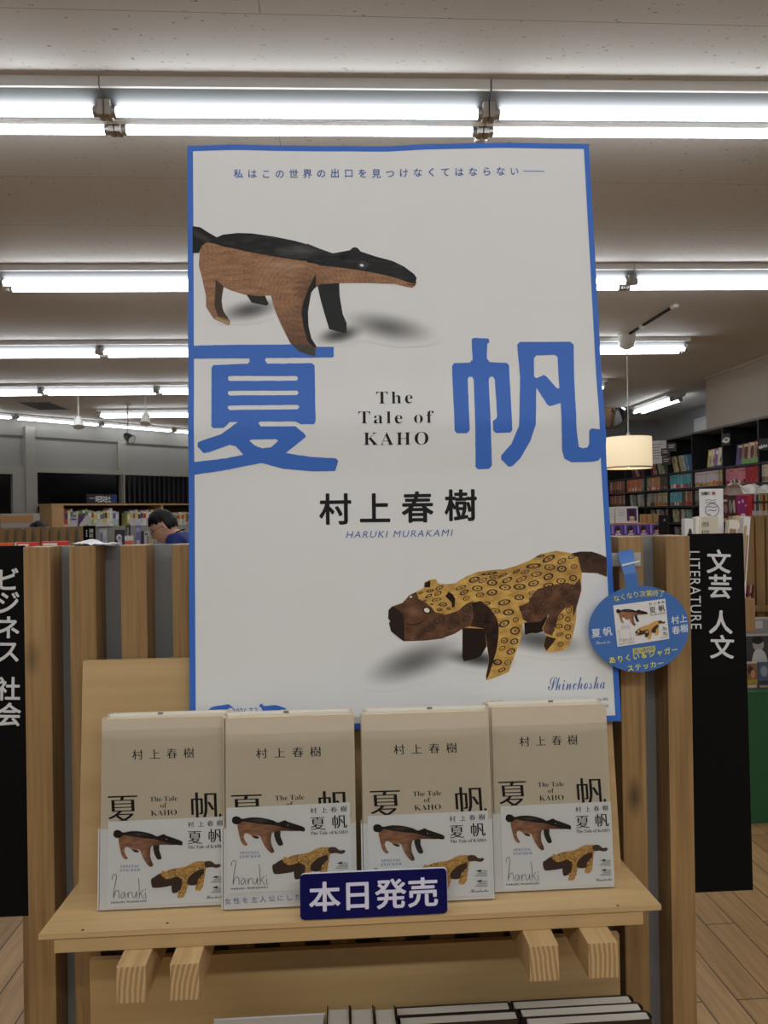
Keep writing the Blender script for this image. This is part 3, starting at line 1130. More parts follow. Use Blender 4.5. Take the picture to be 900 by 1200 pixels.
PP = PosterPrint(poster_place)
PP.lift = 0.00022
def A(pts): return [(220 + x / 6, 250 + y / 6) for x, y in pts]
def B(pts): return [(360 + x / 6, 260 + y / 6) for x, y in pts]
def C_(pts): return [(440 + x / 6, 640 + y / 6) for x, y in pts]
def D(pts): return [(580 + x / 6, 630 + y / 6) for x, y in pts]
def S7(pts): return [(210 + x / 3.6, 390 + y / 3.6) for x, y in pts]
def S8(pts): return [(440 + x / 3.2143, 380 + y / 3.2143) for x, y in pts]


def wob(pts, a=0.35, step=5.0):
    """slightly woolly ink edge"""
    out = []
    for i in range(len(pts)):
        p, q = pts[i], pts[(i + 1) % len(pts)]
        l = math.hypot(q[0] - p[0], q[1] - p[1]); n = max(1, int(l / step))
        for k in range(n):
            x, y = p[0] + (q[0] - p[0]) * k / n, p[1] + (q[1] - p[1]) * k / n
            out.append((x + a * noise.noise(Vector((x * 0.25, y * 0.25, 1))), y + a * noise.noise(Vector((x * 0.25, y * 0.25, 7)))))
    return out


PAPER_RGB = (228, 228, 226)
# --- the two big characters, heavy woodblock strokes
for pts in (
    [(40, 55), (300, 52), (640, 47), (652, 56), (652, 98), (645, 104), (365, 107), (362, 118), (372, 131), (560, 128), (571, 138), (576, 378), (568, 388), (515, 388), (490, 376), (345, 377), (335, 383), (345, 398), (490, 396), (530, 428), (536, 440),
     (450, 508), (560, 524), (660, 530), (671, 540), (658, 583), (560, 584), (440, 574), (350, 550), (200, 580), (60, 600), (40, 600), (40, 549), (60, 547), (200, 531), (272, 517), (240, 481), (215, 475), (130, 505), (105, 509), (79, 482), (80, 463), (180, 430), (250, 380), (215, 380), (203, 392), (190, 404),
     (147, 405), (138, 398), (137, 150), (145, 138), (290, 132), (298, 122), (296, 110), (60, 110), (40, 110)],):
    PP.poly([wob(S7(pts)), wob(S7([(207, 187), (215, 184), (495, 182), (502, 192), (495, 202), (215, 205), (207, 198)])),
             wob(S7([(207, 250), (215, 247), (497, 244), (504, 254), (497, 263), (215, 267), (207, 260)])),
             wob(S7([(207, 313), (215, 310), (500, 305), (508, 314), (500, 324), (215, 329), (207, 321)])),
             wob(S7([(298, 458), (308, 453), (410, 450), (418, 458), (388, 484), (352, 490), (318, 476)]))], M_BLUE, 12)
PP.build('summer_character', t)
PP = PosterPrint(poster_place); PP.lift = 0.00022
PP.poly([wob(S8([(362, 56), (372, 51), (425, 54), (430, 66), (421, 75), (420, 130), (430, 143), (494, 146), (503, 155), (513, 400), (506, 410), (452, 412), (441, 402), (440, 366), (452, 358), (456, 350),
                 (449, 210), (441, 197), (430, 200), (426, 212), (438, 532), (428, 545), (386, 546), (377, 538), (370, 210), (364, 198), (352, 198), (347, 208), (353, 402), (343, 412), (306, 412), (297, 403), (288, 158), (296, 147), (355, 144), (366, 132)]))], M_BLUE, 12)
PP.poly([wob(S8([(533, 78), (543, 67), (735, 65), (747, 76), (750, 250), (756, 400), (765, 462), (780, 467), (797, 464), (804, 452), (803, 402), (812, 393), (845, 397), (850, 405), (868, 400), (868, 480), (840, 513), (820, 518), (740, 519), (712, 507), (703, 480), (696, 298), (655, 310), (645, 302), (605, 240),
                 (601, 380), (582, 440), (545, 505), (515, 535), (500, 537), (472, 508), (473, 494), (510, 452), (538, 385), (544, 200)])),
         wob(S8([(597, 128), (607, 117), (676, 115), (686, 124), (692, 242), (682, 241), (645, 197), (634, 191), (606, 203), (597, 198)]))], M_BLUE, 12)

# --- soft printed shade under the two carvings
def soft(spots):
    """one patch of printed shade made of several soft blots"""
    rs = [(cx, cy, rx, ry, d, math.cos(ro), math.sin(ro)) for cx, cy, rx, ry, d, ro in spots]
    x0 = min(r[0] - r[2] for r in rs); x1 = max(r[0] + r[2] for r in rs); y0 = min(r[1] - r[3] - 10 for r in rs); y1 = max(r[1] + r[3] + 10 for r in rs)
    def cf(x, y):
        c = PAPER_RGB
        for cx, cy, rx, ry, d, ca, sa in rs:
            X, Y = (x - cx) * ca + (y - cy) * sa, -(x - cx) * sa + (y - cy) * ca
            f = max(0.0, 1 - math.sqrt((X / rx) ** 2 + (Y / ry) ** 2)); f = f * f * (3 - 2 * f)
            c = tuple(c[i] * (1 - f) + d / 228.0 * c[i] * f for i in range(3))
        return c
    def near(x, y):
        return any((((x - cx) * ca + (y - cy) * sa) / rx) ** 2 + ((-(x - cx) * sa + (y - cy) * ca) / ry) ** 2 < 1.0 for cx, cy, rx, ry, d, ca, sa in rs)
    st_ = 2.5
    nx, ny = int((x1 - x0) / st_) + 1, int((y1 - y0) / st_) + 1
    vs = [(x0 + i * st_, y0 + j * st_) for j in range(ny + 1) for i in range(nx + 1)]
    ok = [near(x, y) for x, y in vs]
    fs = []
    for j in range(ny):
        for i in range(nx):
            q = (j * (nx + 1) + i, j * (nx + 1) + i + 1, (j + 1) * (nx + 1) + i + 1, (j + 1) * (nx + 1) + i)
            if any(ok[k] for k in q): fs.append(q)
    use = sorted({k for f in fs for k in f}); mp = {k: n for n, k in enumerate(use)}
    vs2 = [vs[k] for k in use]
    PP.raw(vs2, [[mp[k] for k in f] for f in fs], M_PHOTO, [lin(cf(*v)) for v in vs2])


PP.build('sail_character', t)
PP = PosterPrint(poster_place); PP.lift = 0.00026
soft([(455, 383, 62, 20, 120, 0.18), (398, 392, 34, 13, 70, -0.2), (293, 364, 44, 15, 96, -0.2)])

# --- the anteater
def nz(x, y, sx, sy, s=0.0): return noise.noise(Vector((x * sx, y * sy, s)))
def brown(x, y):
    # rings round the haunch and the foreleg, streaks along the flank
    d1_ = math.hypot((x - 268), (y - 290) * 1.6); d2_ = math.hypot((x - 352) * 1.1, (y - 352))
    ring = math.sin((d1_ if x < 300 else d2_) * 1.15 + 2.0 * nz(x, y, 0.05, 0.05))
    f = 0.46 + 0.07 * ring + 0.25 * nz(x, y, 0.05, 0.25, 3) + 0.22 * nz(x, y, 0.4, 0.4, 5)
    c = mix((104, 74, 54), (212, 160, 116), f)
    c = mix(c, (196, 172, 150), 0.45 * max(0, 1 - math.hypot((x - 330) / 34, (y - 312) / 9)))
    c = mix(c, (52, 34, 26), 0.55 * max(0, 1 - math.hypot((x - 366) / 26, (y - 345) / 34)))
    return mix(c, (50, 32, 24), max(0, (y - 352) / 110) * (1 if x > 300 else 0.4))
def blackw(x, y):
    f = 0.32 * max(0, nz(x, y, 0.05, 0.3, 2)) + 0.1 * nz(x, y, 0.5, 0.5) + 0.5 * max(0, 1 - math.hypot((x - 352) / 36, (y - 294) / 9))
    return mix((33, 32, 32), (142, 138, 136), f)
def flat(rgb, v=0.1):
    return lambda x, y: tuple(c * (1 + v * nz(x, y, 0.3, 0.3, 9)) for c in rgb)
body = A([(85, 270), (100, 230), (135, 206), (185, 215), (260, 235), (400, 268), (600, 300), (800, 330), (845, 340)]) + B([(0, 285), (100, 305), (200, 318), (330, 335), (450, 352), (560, 372), (640, 393), (735, 430), (765, 425), (762, 445), (740, 462), (690, 452), (620, 432), (520, 430), (400, 428), (225, 432), (95, 440), (60, 462)]) \
    + A([(870, 550), (850, 620), (845, 700), (850, 800), (870, 880), (905, 935), (895, 1005), (850, 995), (780, 970), (720, 910), (660, 790), (620, 700), (600, 640), (585, 580), (500, 586), (400, 575), (300, 545), (255, 522), (240, 600), (240, 650), (265, 720), (300, 760), (300, 785), (285, 792), (185, 745), (130, 660), (128, 580), (100, 450), (78, 370)])
PP.poly([B([(70, 436), (225, 430), (228, 520), (250, 650), (277, 710), (277, 780), (250, 780), (155, 755), (120, 640), (92, 540)])], M_PHOTO, 4, flat((36, 36, 36)))
PP.poly([A([(415, 578), (545, 583), (570, 640), (555, 652), (450, 632)])], M_PHOTO, 4, flat((40, 40, 38)))
PP.poly([body], M_PHOTO, 1.6, brown)
PP.poly([A([(198, 468), (252, 517), (240, 620), (250, 690), (292, 748), (215, 728), (188, 650), (194, 560)])], M_PHOTO, 3, flat((74, 58, 44)))
PP.poly([A([(900, 425), (845, 540), (808, 640), (800, 700), (812, 790), (842, 900), (890, 945), (905, 935), (870, 880), (848, 790), (846, 690), (868, 560), (900, 515)])], M_PHOTO, 3, flat((32, 29, 27)))
PP.poly([A([(738, 922), (800, 925), (890, 940), (898, 1005), (850, 995), (780, 970)])], M_PHOTO, 3, flat((74, 70, 62)))
PP.poly([A([(180, 735), (215, 735), (298, 768), (298, 786), (283, 791)])], M_PHOTO, 3, flat((176, 146, 104)))
PP.poly([A([(34, 90), (90, 100), (150, 140), (205, 172), (180, 205), (135, 208), (100, 230), (80, 278), (34, 280)])], M_PHOTO, 2.5, lambda x, y: mix((30, 29, 29), (92, 88, 84), 0.6 * max(0, 1 - abs(y - 277 - (x - 235) * 0.6) / 6)))
PP.poly([A([(140, 207), (185, 182), (250, 155), (350, 145), (450, 146), (600, 165), (750, 195), (840, 220)]) + B([(0, 155), (100, 195), (180, 222), (240, 212), (300, 200), (318, 183), (335, 179), (354, 183), (376, 208), (480, 240), (600, 270), (680, 310), (752, 365), (770, 392), (764, 428), (730, 430), (640, 395), (560, 373), (450, 352), (330, 335), (200, 320), (100, 310), (50, 295), (0, 288)])
         + A([(840, 338), (800, 335), (600, 305), (400, 272), (260, 240), (190, 218)])], M_PHOTO, 1.8, blackw)
PP.poly([B([(0, 268), (60, 282), (130, 285), (130, 298), (60, 292), (0, 282)])], M_PHOTO, 3, flat((22, 22, 22)))
PP.poly([B([(222, 238), (260, 228), (290, 240), (285, 256), (250, 262), (228, 258)])], M_PHOTO, 3, flat((20, 20, 20)))
PP.ellipse(*B([(392, 302)])[0], 6.5, 5, mat('eye_ring', (26, 26, 26), 0.4), 0.1)
PP.ellipse(*B([(384, 305)])[0], 2.3, 1.6, M_WHITE, 0.2)
PP.stroke(B([(770, 428), (735, 440), (700, 436)]), 0.7, M_INK)

# --- the jaguar
PP.build('anteater_picture', t)
PP = PosterPrint(poster_place); PP.lift = 0.00026
soft([(486, 775, 72, 26, 118, -0.35), (560, 772, 50, 14, 70, 0.1), (632, 750, 66, 20, 100, 0.15)])
def yellow(x, y):
    f = 0.6 + 0.35 * nz(x, y, 0.08, 0.16, 4) + 0.2 * nz(x, y, 0.5, 0.5, 6)
    c = mix((140, 96, 42), (240, 200, 112), f)
    edge_ = max(0, 1 - abs((y - 668) - 0.0) / 12) if x > 560 else 0
    return mix(c, (120, 80, 40), 0.25 * edge_)
def darkb(x, y):
    return mix((60, 40, 28), (146, 102, 72), 0.42 + 0.4 * nz(x, y, 0.09, 0.12, 8) + 0.22 * nz(x, y, 0.5, 0.5, 1))
def head(x, y):
    c = darkb(x, y)
    return mix(c, (168, 126, 104), 0.55 * max(0, 1 - math.hypot((x - 485) / 13, (y - 717) / 9)))
PP.poly([D([(535, 112), (600, 98), (680, 98), (740, 117), (785, 138), (789, 276), (720, 250), (610, 245), (585, 170)])], M_PHOTO, 2, lambda x, y: mix((52, 36, 28), (112, 78, 54), 0.35 + 0.3 * nz(x, y, 0.2, 0.2) + 0.02 * (y - 660)))
PP.poly([C_([(612, 570), (782, 575), (782, 705), (740, 775), (690, 795), (622, 810), (610, 780)])], M_PHOTO, 3, flat((38, 26, 20)))
PP.poly([D([(203, 590), (300, 580), (370, 550), (345, 655), (300, 670), (210, 682)])], M_PHOTO, 3, flat((34, 24, 18)))
jag = C_([(340, 292), (345, 255), (385, 236), (425, 231), (442, 262), (500, 268), (560, 262), (640, 212), (720, 181), (800, 170), (880, 163)]) + D([(60, 225), (150, 198), (240, 163), (320, 115), (430, 93), (530, 108), (585, 140), (610, 250), (608, 370), (575, 480), (570, 580), (548, 690), (520, 760), (500, 785), (400, 808), (355, 797), (340, 762), (362, 715), (350, 670), (330, 640), (380, 540), (300, 592), (205, 597), (195, 610), (190, 680), (165, 760), (120, 880), (95, 945), (0, 985)]) \
    + C_([(780, 945), (775, 918), (800, 800), (782, 700), (770, 580), (612, 575), (560, 612), (470, 650), (350, 665), (200, 670), (110, 600), (95, 540), (105, 528), (90, 510), (92, 450), (115, 425), (190, 400), (240, 345), (330, 300)])
PP.poly([jag], M_PHOTO, 1.8, yellow)
PP.poly([C_([(92, 450), (115, 425), (190, 400), (240, 345), (290, 320), (305, 370), (350, 395), (395, 430), (420, 465), (500, 480), (580, 455), (640, 405), (690, 385), (690, 520), (672, 560), (612, 580), (560, 615), (470, 650), (350, 665), (200, 670), (110, 600), (95, 540), (105, 528), (90, 510)])], M_PHOTO, 1.8, head)
PP.poly([C_([(93, 450), (118, 425), (150, 440), (192, 475), (205, 560), (205, 662), (195, 668), (110, 600), (98, 540), (106, 528), (91, 510)])], M_PHOTO, 2, flat((46, 34, 28)))
PP.poly([C_([(680, 400), (740, 385), (800, 430), (850, 500), (868, 560), (865, 640), (850, 740), (800, 900), (782, 942), (778, 915), (800, 800), (785, 700), (770, 580), (670, 565), (690, 500)])], M_PHOTO, 2, lambda x, y: mix((34, 22, 16), (92, 62, 42), 0.3 + 0.5 * nz(x, y, 0.12, 0.1, 2)))
PP.poly([D([(165, 485), (235, 455), (250, 420), (300, 360), (420, 330), (520, 315), (480, 400), (440, 480), (380, 540), (320, 590), (230, 597), (195, 575), (180, 520)])], M_PHOTO, 2, darkb)
PP.poly([D([(500, 320), (560, 330), (598, 280), (608, 370), (577, 480), (552, 560), (545, 480), (500, 490), (450, 540), (420, 640), (400, 690), (350, 670), (335, 640), (380, 540), (440, 460), (470, 400)])], M_PHOTO, 2, darkb)
PP.poly([D([(360, 690), (430, 712), (402, 748), (362, 796), (342, 762)])], M_PHOTO, 3, flat((60, 40, 26)))
PP.poly([C_([(492, 352), (515, 320), (545, 340), (562, 372), (556, 425), (540, 435), (535, 395), (512, 372)])], M_PHOTO, 2, flat((34, 24, 18)))
PP.poly([C_([(345, 290), (350, 258), (388, 240), (385, 288)])], M_PHOTO, 2, flat((40, 28, 22)))
PP.ellipse(*C_([(362, 452)])[0], 4.6, 3.8, M_INK, 0.4); PP.ellipse(*C_([(362, 451)])[0], 3.4, 2.6, mat('ivory_eye', (238, 228, 204), 0.4), 0.4)
PP.ellipse(*C_([(250, 357)])[0], 1.6, 1.2, mat('ivory_eye'), -0.5)
PP.stroke(C_([(215, 545), (260, 555), (310, 540), (340, 525)]), 1.0, M_INK)
M_SPOT = mat('spot_ink', (44, 26, 14), 0.45)
spotsD = [(65, 455, 45, 20), (170, 420, 35, 20), (70, 350, 42, 20), (172, 345, 44, 20), (270, 322, 40, 20), (85, 298, 40, 17), (185, 292, 42, 16), (375, 275, 38, 22), (290, 257, 40, 17), (470, 220, 35, 23), (385, 208, 40, 20), (270, 200, 55, 17), (210, 242, 32, 12), (378, 148, 50, 19), (470, 165, 35, 17), (540, 135, 28, 14),
          (555, 203, 22, 17), (550, 285, 28, 22), (465, 305, 33, 20), (375, 335, 38, 17), (550, 355, 30, 20), (375, 387, 32, 20), (490, 392, 25, 18), (260, 387, 25, 12), (297, 428, 20, 12), (258, 432, 20, 12), (530, 432, 28, 20), (345, 465, 32, 17), (260, 490, 30, 15), (195, 500, 25, 15), (465, 480, 25, 20), (315, 525, 35, 18),
          (225, 540, 28, 15), (520, 507, 22, 25), (95, 525, 40, 22), (455, 558, 30, 20), (65, 605, 40, 22), (145, 578, 22, 18), (512, 575, 20, 20), (140, 655, 35, 28), (450, 622, 28, 17), (510, 632, 25, 20), (65, 722, 26, 20), (135, 730, 30, 22), (50, 778, 25, 15), (112, 800, 32, 20), (455, 680, 25, 12), (515, 695, 22, 18),
          (460, 750, 20, 18), (20, 875, 30, 20), (90, 878, 25, 18), (48, 930, 28, 14), (150, 238, 30, 10), (60, 262, 28, 10), (320, 130, 30, 9), (740, 190, 24, 14), (690, 222, 26, 12), (755, 235, 22, 14), (620, 185, 14, 10), (568, 450, 14, 20), (405, 610, 22, 16), (400, 655, 20, 12)]
spotsC = [(820, 325, 38, 22), (717, 297, 38, 20), (820, 257, 38, 22), (735, 343, 30, 16), (695, 235, 40, 19), (755, 240, 33, 15), (625, 325, 35, 14), (640, 367, 25, 14), (780, 403, 30, 14), (840, 455, 38, 18), (475, 410, 30, 14), (430, 378, 35, 12), (440, 333, 28, 13), (375, 350, 28, 11), (450, 293, 30, 13), (385, 315, 28, 10),
          (450, 447, 20, 10), (515, 440, 16, 10), (640, 440, 35, 25), (555, 500, 32, 18), (450, 522, 42, 22), (550, 560, 45, 17), (600, 292, 40, 12), (800, 193, 60, 10), (840, 218, 40, 12), (857, 815, 32, 22), (740, 505, 30, 15), (380, 580, 45, 20), (300, 640, 25, 10), (640, 510, 30, 20), (320, 328, 20, 8), (790, 560, 30, 14), (840, 630, 24, 14), (395, 408, 14, 6), (348, 384, 12, 6)]
PP.hold = True
for k, (x, y, rx, ry) in enumerate(spotsD + spotsC):
    X, Y = (D if k < len(spotsD) else C_)([(x, y)])[0]
    rot = -0.22 + 0.25 * math.sin(k * 7.1)
    th_ = 0.68 + 0.06 * math.sin(k * 3.3)
    PP.ellipse(X, Y, rx / 6, ry / 6, M_SPOT, rot, th_ if ry > 11 else 0.55)
    PP.ellipse(X + 0.4 * math.sin(k), Y + 0.2, max(0.7, rx / 30), max(0.6, ry / 24), M_SPOT, rot, seg=10)

# --- lettering
PP.build('jaguar_picture', t)
PP = PosterPrint(poster_place); PP.lift = 0.00026; PP.hold = True
PP.line('私はこの世界の出口を見つけなくてはならない', (279.5, 204.6), (602.5, 201.2), 11.2, M_BLUEINK, 'semi')
PP.rect(613, 200.4, 638, 201.3, M_BLUEINK)
PP.build('heading_lettering', t)
PP = PosterPrint(poster_place); PP.lift = 0.00026; PP.hold = True
for s, x0, x1, yb, cap in (('The', 441, 483.5, 473, 14.2), ('Tale of', 420, 508, 496.5, 14.2), ('KAHO', 426, 502, 521.5, 14.4)):
    PP.fit(serif(s), (x0, yb + 0.3), (x1, yb - 0.4), cap, M_INK, spacing=1.22, **SER)
PP.build('english_title', t)
PP = PosterPrint(poster_place); PP.lift = 0.00026; PP.hold = True
for ch, x, y, s in (('村', 393, 596.5, 38.5), ('上', 439.5, 595.5, 38), ('春', 489.5, 594, 38.5), ('樹', 540, 592, 39)):
    PP.char(ch, x, y, s, M_INK, 'bold', -0.012)
PP.fit('HARUKI MURAKAMI', (405.5, 630.5), (531, 628), 7.6, M_BLUEINK, spacing=1.2, shear=0.22)
PP.build('author_lettering', t)
PP = PosterPrint(poster_place); PP.lift = 0.00026; PP.hold = True
PP.fit(script('Shinchosha'), (642, 809), (709, 807), 15.5, M_BLUEINK, **SCR)
PP.fit('ANTEATER  Author: Uruhu Mehinako    Photo: Rafael Costa © Coleção BEI', (569, 824.5), (712, 820.5), 2.9, M_INK, spacing=1.1)
PP.fit('JAGUAR  Author: Mehinako    Photo: Rafael Costa © Coleção BEI', (590, 831.5), (713, 828.5), 2.9, M_INK, spacing=1.1)
PP.build('publisher_lettering', t)
PP = PosterPrint(poster_place); PP.lift = 0.00026; PP.hold = True
# blue silhouettes and the date, half hidden by the books
PP.poly([smooth_poly([(242, 834), (250, 828), (262, 826), (268, 825), (271, 827), (274, 829), (268, 830), (266, 840), (262, 840), (260, 836), (252, 838), (248, 842), (243, 840)], 3)], M_BLUE, None)
PP.poly([smooth_poly([(304, 827), (307, 824), (310, 827), (322, 826), (330, 828), (336, 831), (328, 832), (324, 836), (322, 842), (318, 842), (316, 836), (309, 835), (307, 830)], 3)], M_BLUE, None)
PP.fit('2026.7.3', (273, 838.5), (302, 837.5), 8.5, M_BLUEINK, spacing=1.05)
PP.build('date_lettering', t)

# ------------------------------------------------------------------ the novels in four face-out stacks
BWD, BHT, BT = 0.139, 0.208, 0.0155
LEAN = R(4.8)
M_COVER = mat('cream_book_cover', (212, 198, 174), 0.38, coat=0.25, var=0.03, vscale=60)
M_PAGES = mat('book_pages', (236, 226, 196), 0.7)
M_OBI = mat('white_belly_band', (226, 224, 222), 0.35, coat=0.2)
M_CARD = mat('sticker_card_stock', (232, 231, 228), 0.35, coat=0.15)
M_LILAC = mat('lilac_ink', (128, 132, 178), 0.5)


def sleeve_mat():
    m = bpy.data.materials.new('clear_sleeve'); m.use_nodes = True
    nt = m.node_tree; N, L = nt.nodes, nt.links
    N.remove(N['Principled BSDF'])
    tr = N.new('ShaderNodeBsdfTransparent'); tr.inputs[0].default_value = (0.96, 0.96, 0.95, 1)
    gl = N.new('ShaderNodeBsdfGlossy'); gl.inputs['Roughness'].default_value = 0.16
    fr = N.new('ShaderNodeFresnel'); fr.inputs[0].default_value = 1.35
    mx = N.new('ShaderNodeMixShader')
    nz_ = N.new('ShaderNodeTexNoise'); nz_.inputs['Scale'].default_value = 22; nz_.inputs['Distortion'].default_value = 1.5
    tc = N.new('ShaderNodeTexCoord'); L.new(tc.outputs['Object'], nz_.inputs['Vector'])
    bp_ = N.new('ShaderNodeBump'); bp_.inputs['Strength'].default_value = 0.55; bp_.inputs['Distance'].default_value = 0.004
    L.new(nz_.outputs['Fac'], bp_.inputs['Height']); L.new(bp_.outputs['Normal'], gl.inputs['Normal'])
    L.new(fr.outputs[0], mx.inputs[0]); L.new(tr.outputs[0], mx.inputs[1]); L.new(gl.outputs[0], mx.inputs[2])
    L.new(mx.outputs[0], N['Material Output'].inputs['Surface'])
    return m


M_SLEEVE = sleeve_mat()


def bil(zx, zy):
    """front-cover zoom pixel -> (x, z) on the cover"""
    yt = 108 - (zx - 95) * 0.036; yb = 1105 - (zx - 72) * 0.05
    v = (yb - zy) / (yb - yt)
    xl = 72 + 23 * v; xr = 725 - 3 * v
    return ((zx - xl) / (xr - xl) - 0.5) * BWD, v * BHT


CARD = [(45, 134), (855, 112), (856, 722), (22, 765)]      # TL TR BR BL in its zoom
CW, CH = 0.1305, 0.0925


def cardmap(x, y):
    """card zoom pixel -> (x, z) on the card, from its lower corner"""
    b = (y - (134 - (x - 45) * 0.027)) / ((765 - (x - 22) * 0.0515) - (134 - (x - 45) * 0.027))
    xl = 45 - 23 * b; xr = 855 + b
    return (x - xl) / (xr - xl) * CW, (1 - b) * CH


MINI_ANT_BR = [(112, 262), (125, 240), (150, 232), (200, 240), (300, 258), (365, 268), (450, 293), (530, 310), (480, 313), (400, 311), (345, 318), (330, 345), (328, 400), (345, 455), (335, 470), (318, 466), (290, 430), (268, 380), (255, 345), (215, 346), (168, 322), (150, 345), (158, 380), (172, 405), (155, 414), (132, 388), (120, 330)]
MINI_ANT_BK = [(78, 228), (85, 205), (105, 196), (128, 203), (146, 216), (200, 207), (270, 211), (340, 230), (375, 248), (400, 241), (425, 233), (440, 243), (500, 266), (545, 285), (553, 302), (540, 317), (450, 297), (365, 270), (300, 262), (200, 245), (150, 236), (125, 252), (100, 256), (84, 246)]
MINI_JAG = [(400, 512), (412, 498), (430, 505), (470, 488), (520, 480), (580, 468), (630, 440), (690, 432), (712, 440), (716, 480), (704, 530), (695, 600), (675, 640), (652, 646), (634, 630), (640, 598), (592, 604), (575, 640), (555, 690), (522, 697), (511, 686), (524, 640), (530, 600), (474, 600), (440, 614), (350, 624), (332, 606), (329, 562), (350, 546)]
MINI_JAG_DK = [[(329, 562), (350, 546), (392, 520), (410, 545), (440, 560), (470, 556), (476, 600), (440, 614), (350, 624), (332, 606)], [(470, 556), (520, 545), (546, 580), (532, 640), (520, 640), (514, 655), (475, 660), (470, 600)],
               [(585, 560), (600, 540), (640, 508), (690, 488), (700, 520), (660, 560), (648, 600), (600, 606), (580, 585)]]
MINI_TAIL = [(706, 438), (750, 434), (778, 456), (808, 454), (816, 468), (792, 483), (752, 476), (712, 478)]


def card_print(place, detail=True, dots=True):
    P = Print(place)
    P.lift = 0.0003
    P.poly([smooth_poly([(350, 318), (390, 312), (390, 350), (405, 400), (400, 415), (375, 415), (355, 370)], 3)], mat('print_black', (40, 34, 32), 0.4))
    P.poly([smooth_poly([(200, 340), (245, 350), (248, 362), (222, 362)], 3)], mat('print_black'))
    P.poly([smooth_poly(MINI_ANT_BR, 3)], M_PHOTO, 14, lambda x, y: mix(mix((112, 76, 56), (200, 148, 114), 0.5 + 0.45 * noise.noise(Vector((x * 0.02, y * 0.05, 0)))), (52, 34, 28), max(0, (x - 300) / 260) if y < 330 else max(0, (x - 290) / 90)))
    P.poly([smooth_poly(MINI_ANT_BK, 3)], M_PHOTO, 14, lambda x, y: mix((40, 34, 32), (104, 94, 90), 0.7 * max(0, 1 - math.hypot((x - 260) / 90, (y - 232) / 20))))
    P.ellipse(441, 271, 3.5, 2.8, M_WHITE, seg=8)
    P.poly([smooth_poly(MINI_JAG, 3)], M_PHOTO, 12, lambda x, y: mix((170, 122, 62), (244, 200, 122), 0.55 + 0.5 * noise.noise(Vector((x * 0.05, y * 0.05, 2)))))
    for pl_ in MINI_JAG_DK:
        P.poly([smooth_poly(pl_, 3)], mat('print_dark_brown', (66, 48, 40), 0.4))
    P.poly([smooth_poly(MINI_TAIL, 3)], mat('print_tail_brown', (82, 58, 46), 0.4))
    if dots:
        rnd = random.Random(3)
        dk = [smooth_poly(p, 2) for p in MINI_JAG_DK]
        js = smooth_poly(MINI_JAG, 2)
        if True:
            for i in range(640):
                x, y = rnd.uniform(395, 720), rnd.uniform(432, 695)
                if inside((x, y), js) and not any(inside((x, y), d_) for d_ in dk):
                    P.ellipse(x, y, rnd.uniform(2.0, 4.6), rnd.uniform(1.6, 3.4), mat('print_dark_brown'), seg=7)
    for ch, x, y in (('村', 613, 166), ('上', 683, 164), ('春', 747, 161), ('樹', 812, 158)):
        P.char(ch, x, y, 44, M_INK, 'mincho', -0.03)
    P.char('夏', 639, 259, 106, M_INK, 'mincho', -0.02); P.char('帆', 781, 249, 106, M_INK, 'mincho', -0.02)
    if not detail:
        P.fit(serif('The Tale of KAHO'), (590, 342), (835, 335), 24, M_INK, **SER)
        return P
    P.fit(serif('The Tale of KAHO'), (590, 343), (836, 336), 23, M_INK, spacing=1.0, **SER)
    P.fit(serif('SPECIAL'), (121, 474), (250, 470), 17, M_LILAC, spacing=1.15, offset=-0.004, ref='𝐇')
    P.fit(serif('STICKER'), (116, 503), (256, 499), 17, M_LILAC, spacing=1.15, offset=-0.004, ref='𝐇')
    for pts in ([(58, 560), (66, 530), (82, 520), (90, 540), (80, 590), (68, 660), (66, 698)], [(66, 690), (80, 650), (98, 640), (104, 660), (104, 698)],
                [(146, 655), (130, 655), (118, 675), (120, 696), (132, 690), (146, 660), (148, 697)], [(164, 655), (166, 697), (168, 670), (180, 652), (190, 655)],
                [(196, 650), (196, 680), (206, 694), (220, 675), (226, 648), (226, 690), (234, 694)], [(242, 552), (245, 600), (244, 698)], [(244, 672), (272, 636)], [(252, 660), (268, 690), (280, 702)],
                [(287, 655), (289, 692), (296, 697)]):
        P.stroke(pts, 3.2, M_INK, 4)
    P.ellipse(287, 634, 3.4, 3.4, M_INK, seg=8)
    P.fit('HARUKI MURAKAMI', (48, 735), (292, 724), 13, M_INK, spacing=1.25, dup=((-0.02, 0), (0.02, 0), (0, 0.01)))
    for y0 in (545, 618):
        k = 0.075
        src = MINI_JAG if y0 == 545 else MINI_ANT_BK + []
        P.poly([[(762 + (x - 330) * k * 1.1, y0 - 6 + (y - 440) * k) for x, y in MINI_JAG]], M_INK)
        for r_ in range(5):
            P.rect(790 - r_ * 11, y0 + r_ * 9.5, 833, y0 + r_ * 9.5 + 3.2, mat('caption_grey', (120, 118, 116), 0.5))
    P.fit(script('Shinchosha'), (714, 704), (836, 696), 22, M_INK, **SCR)
    return P


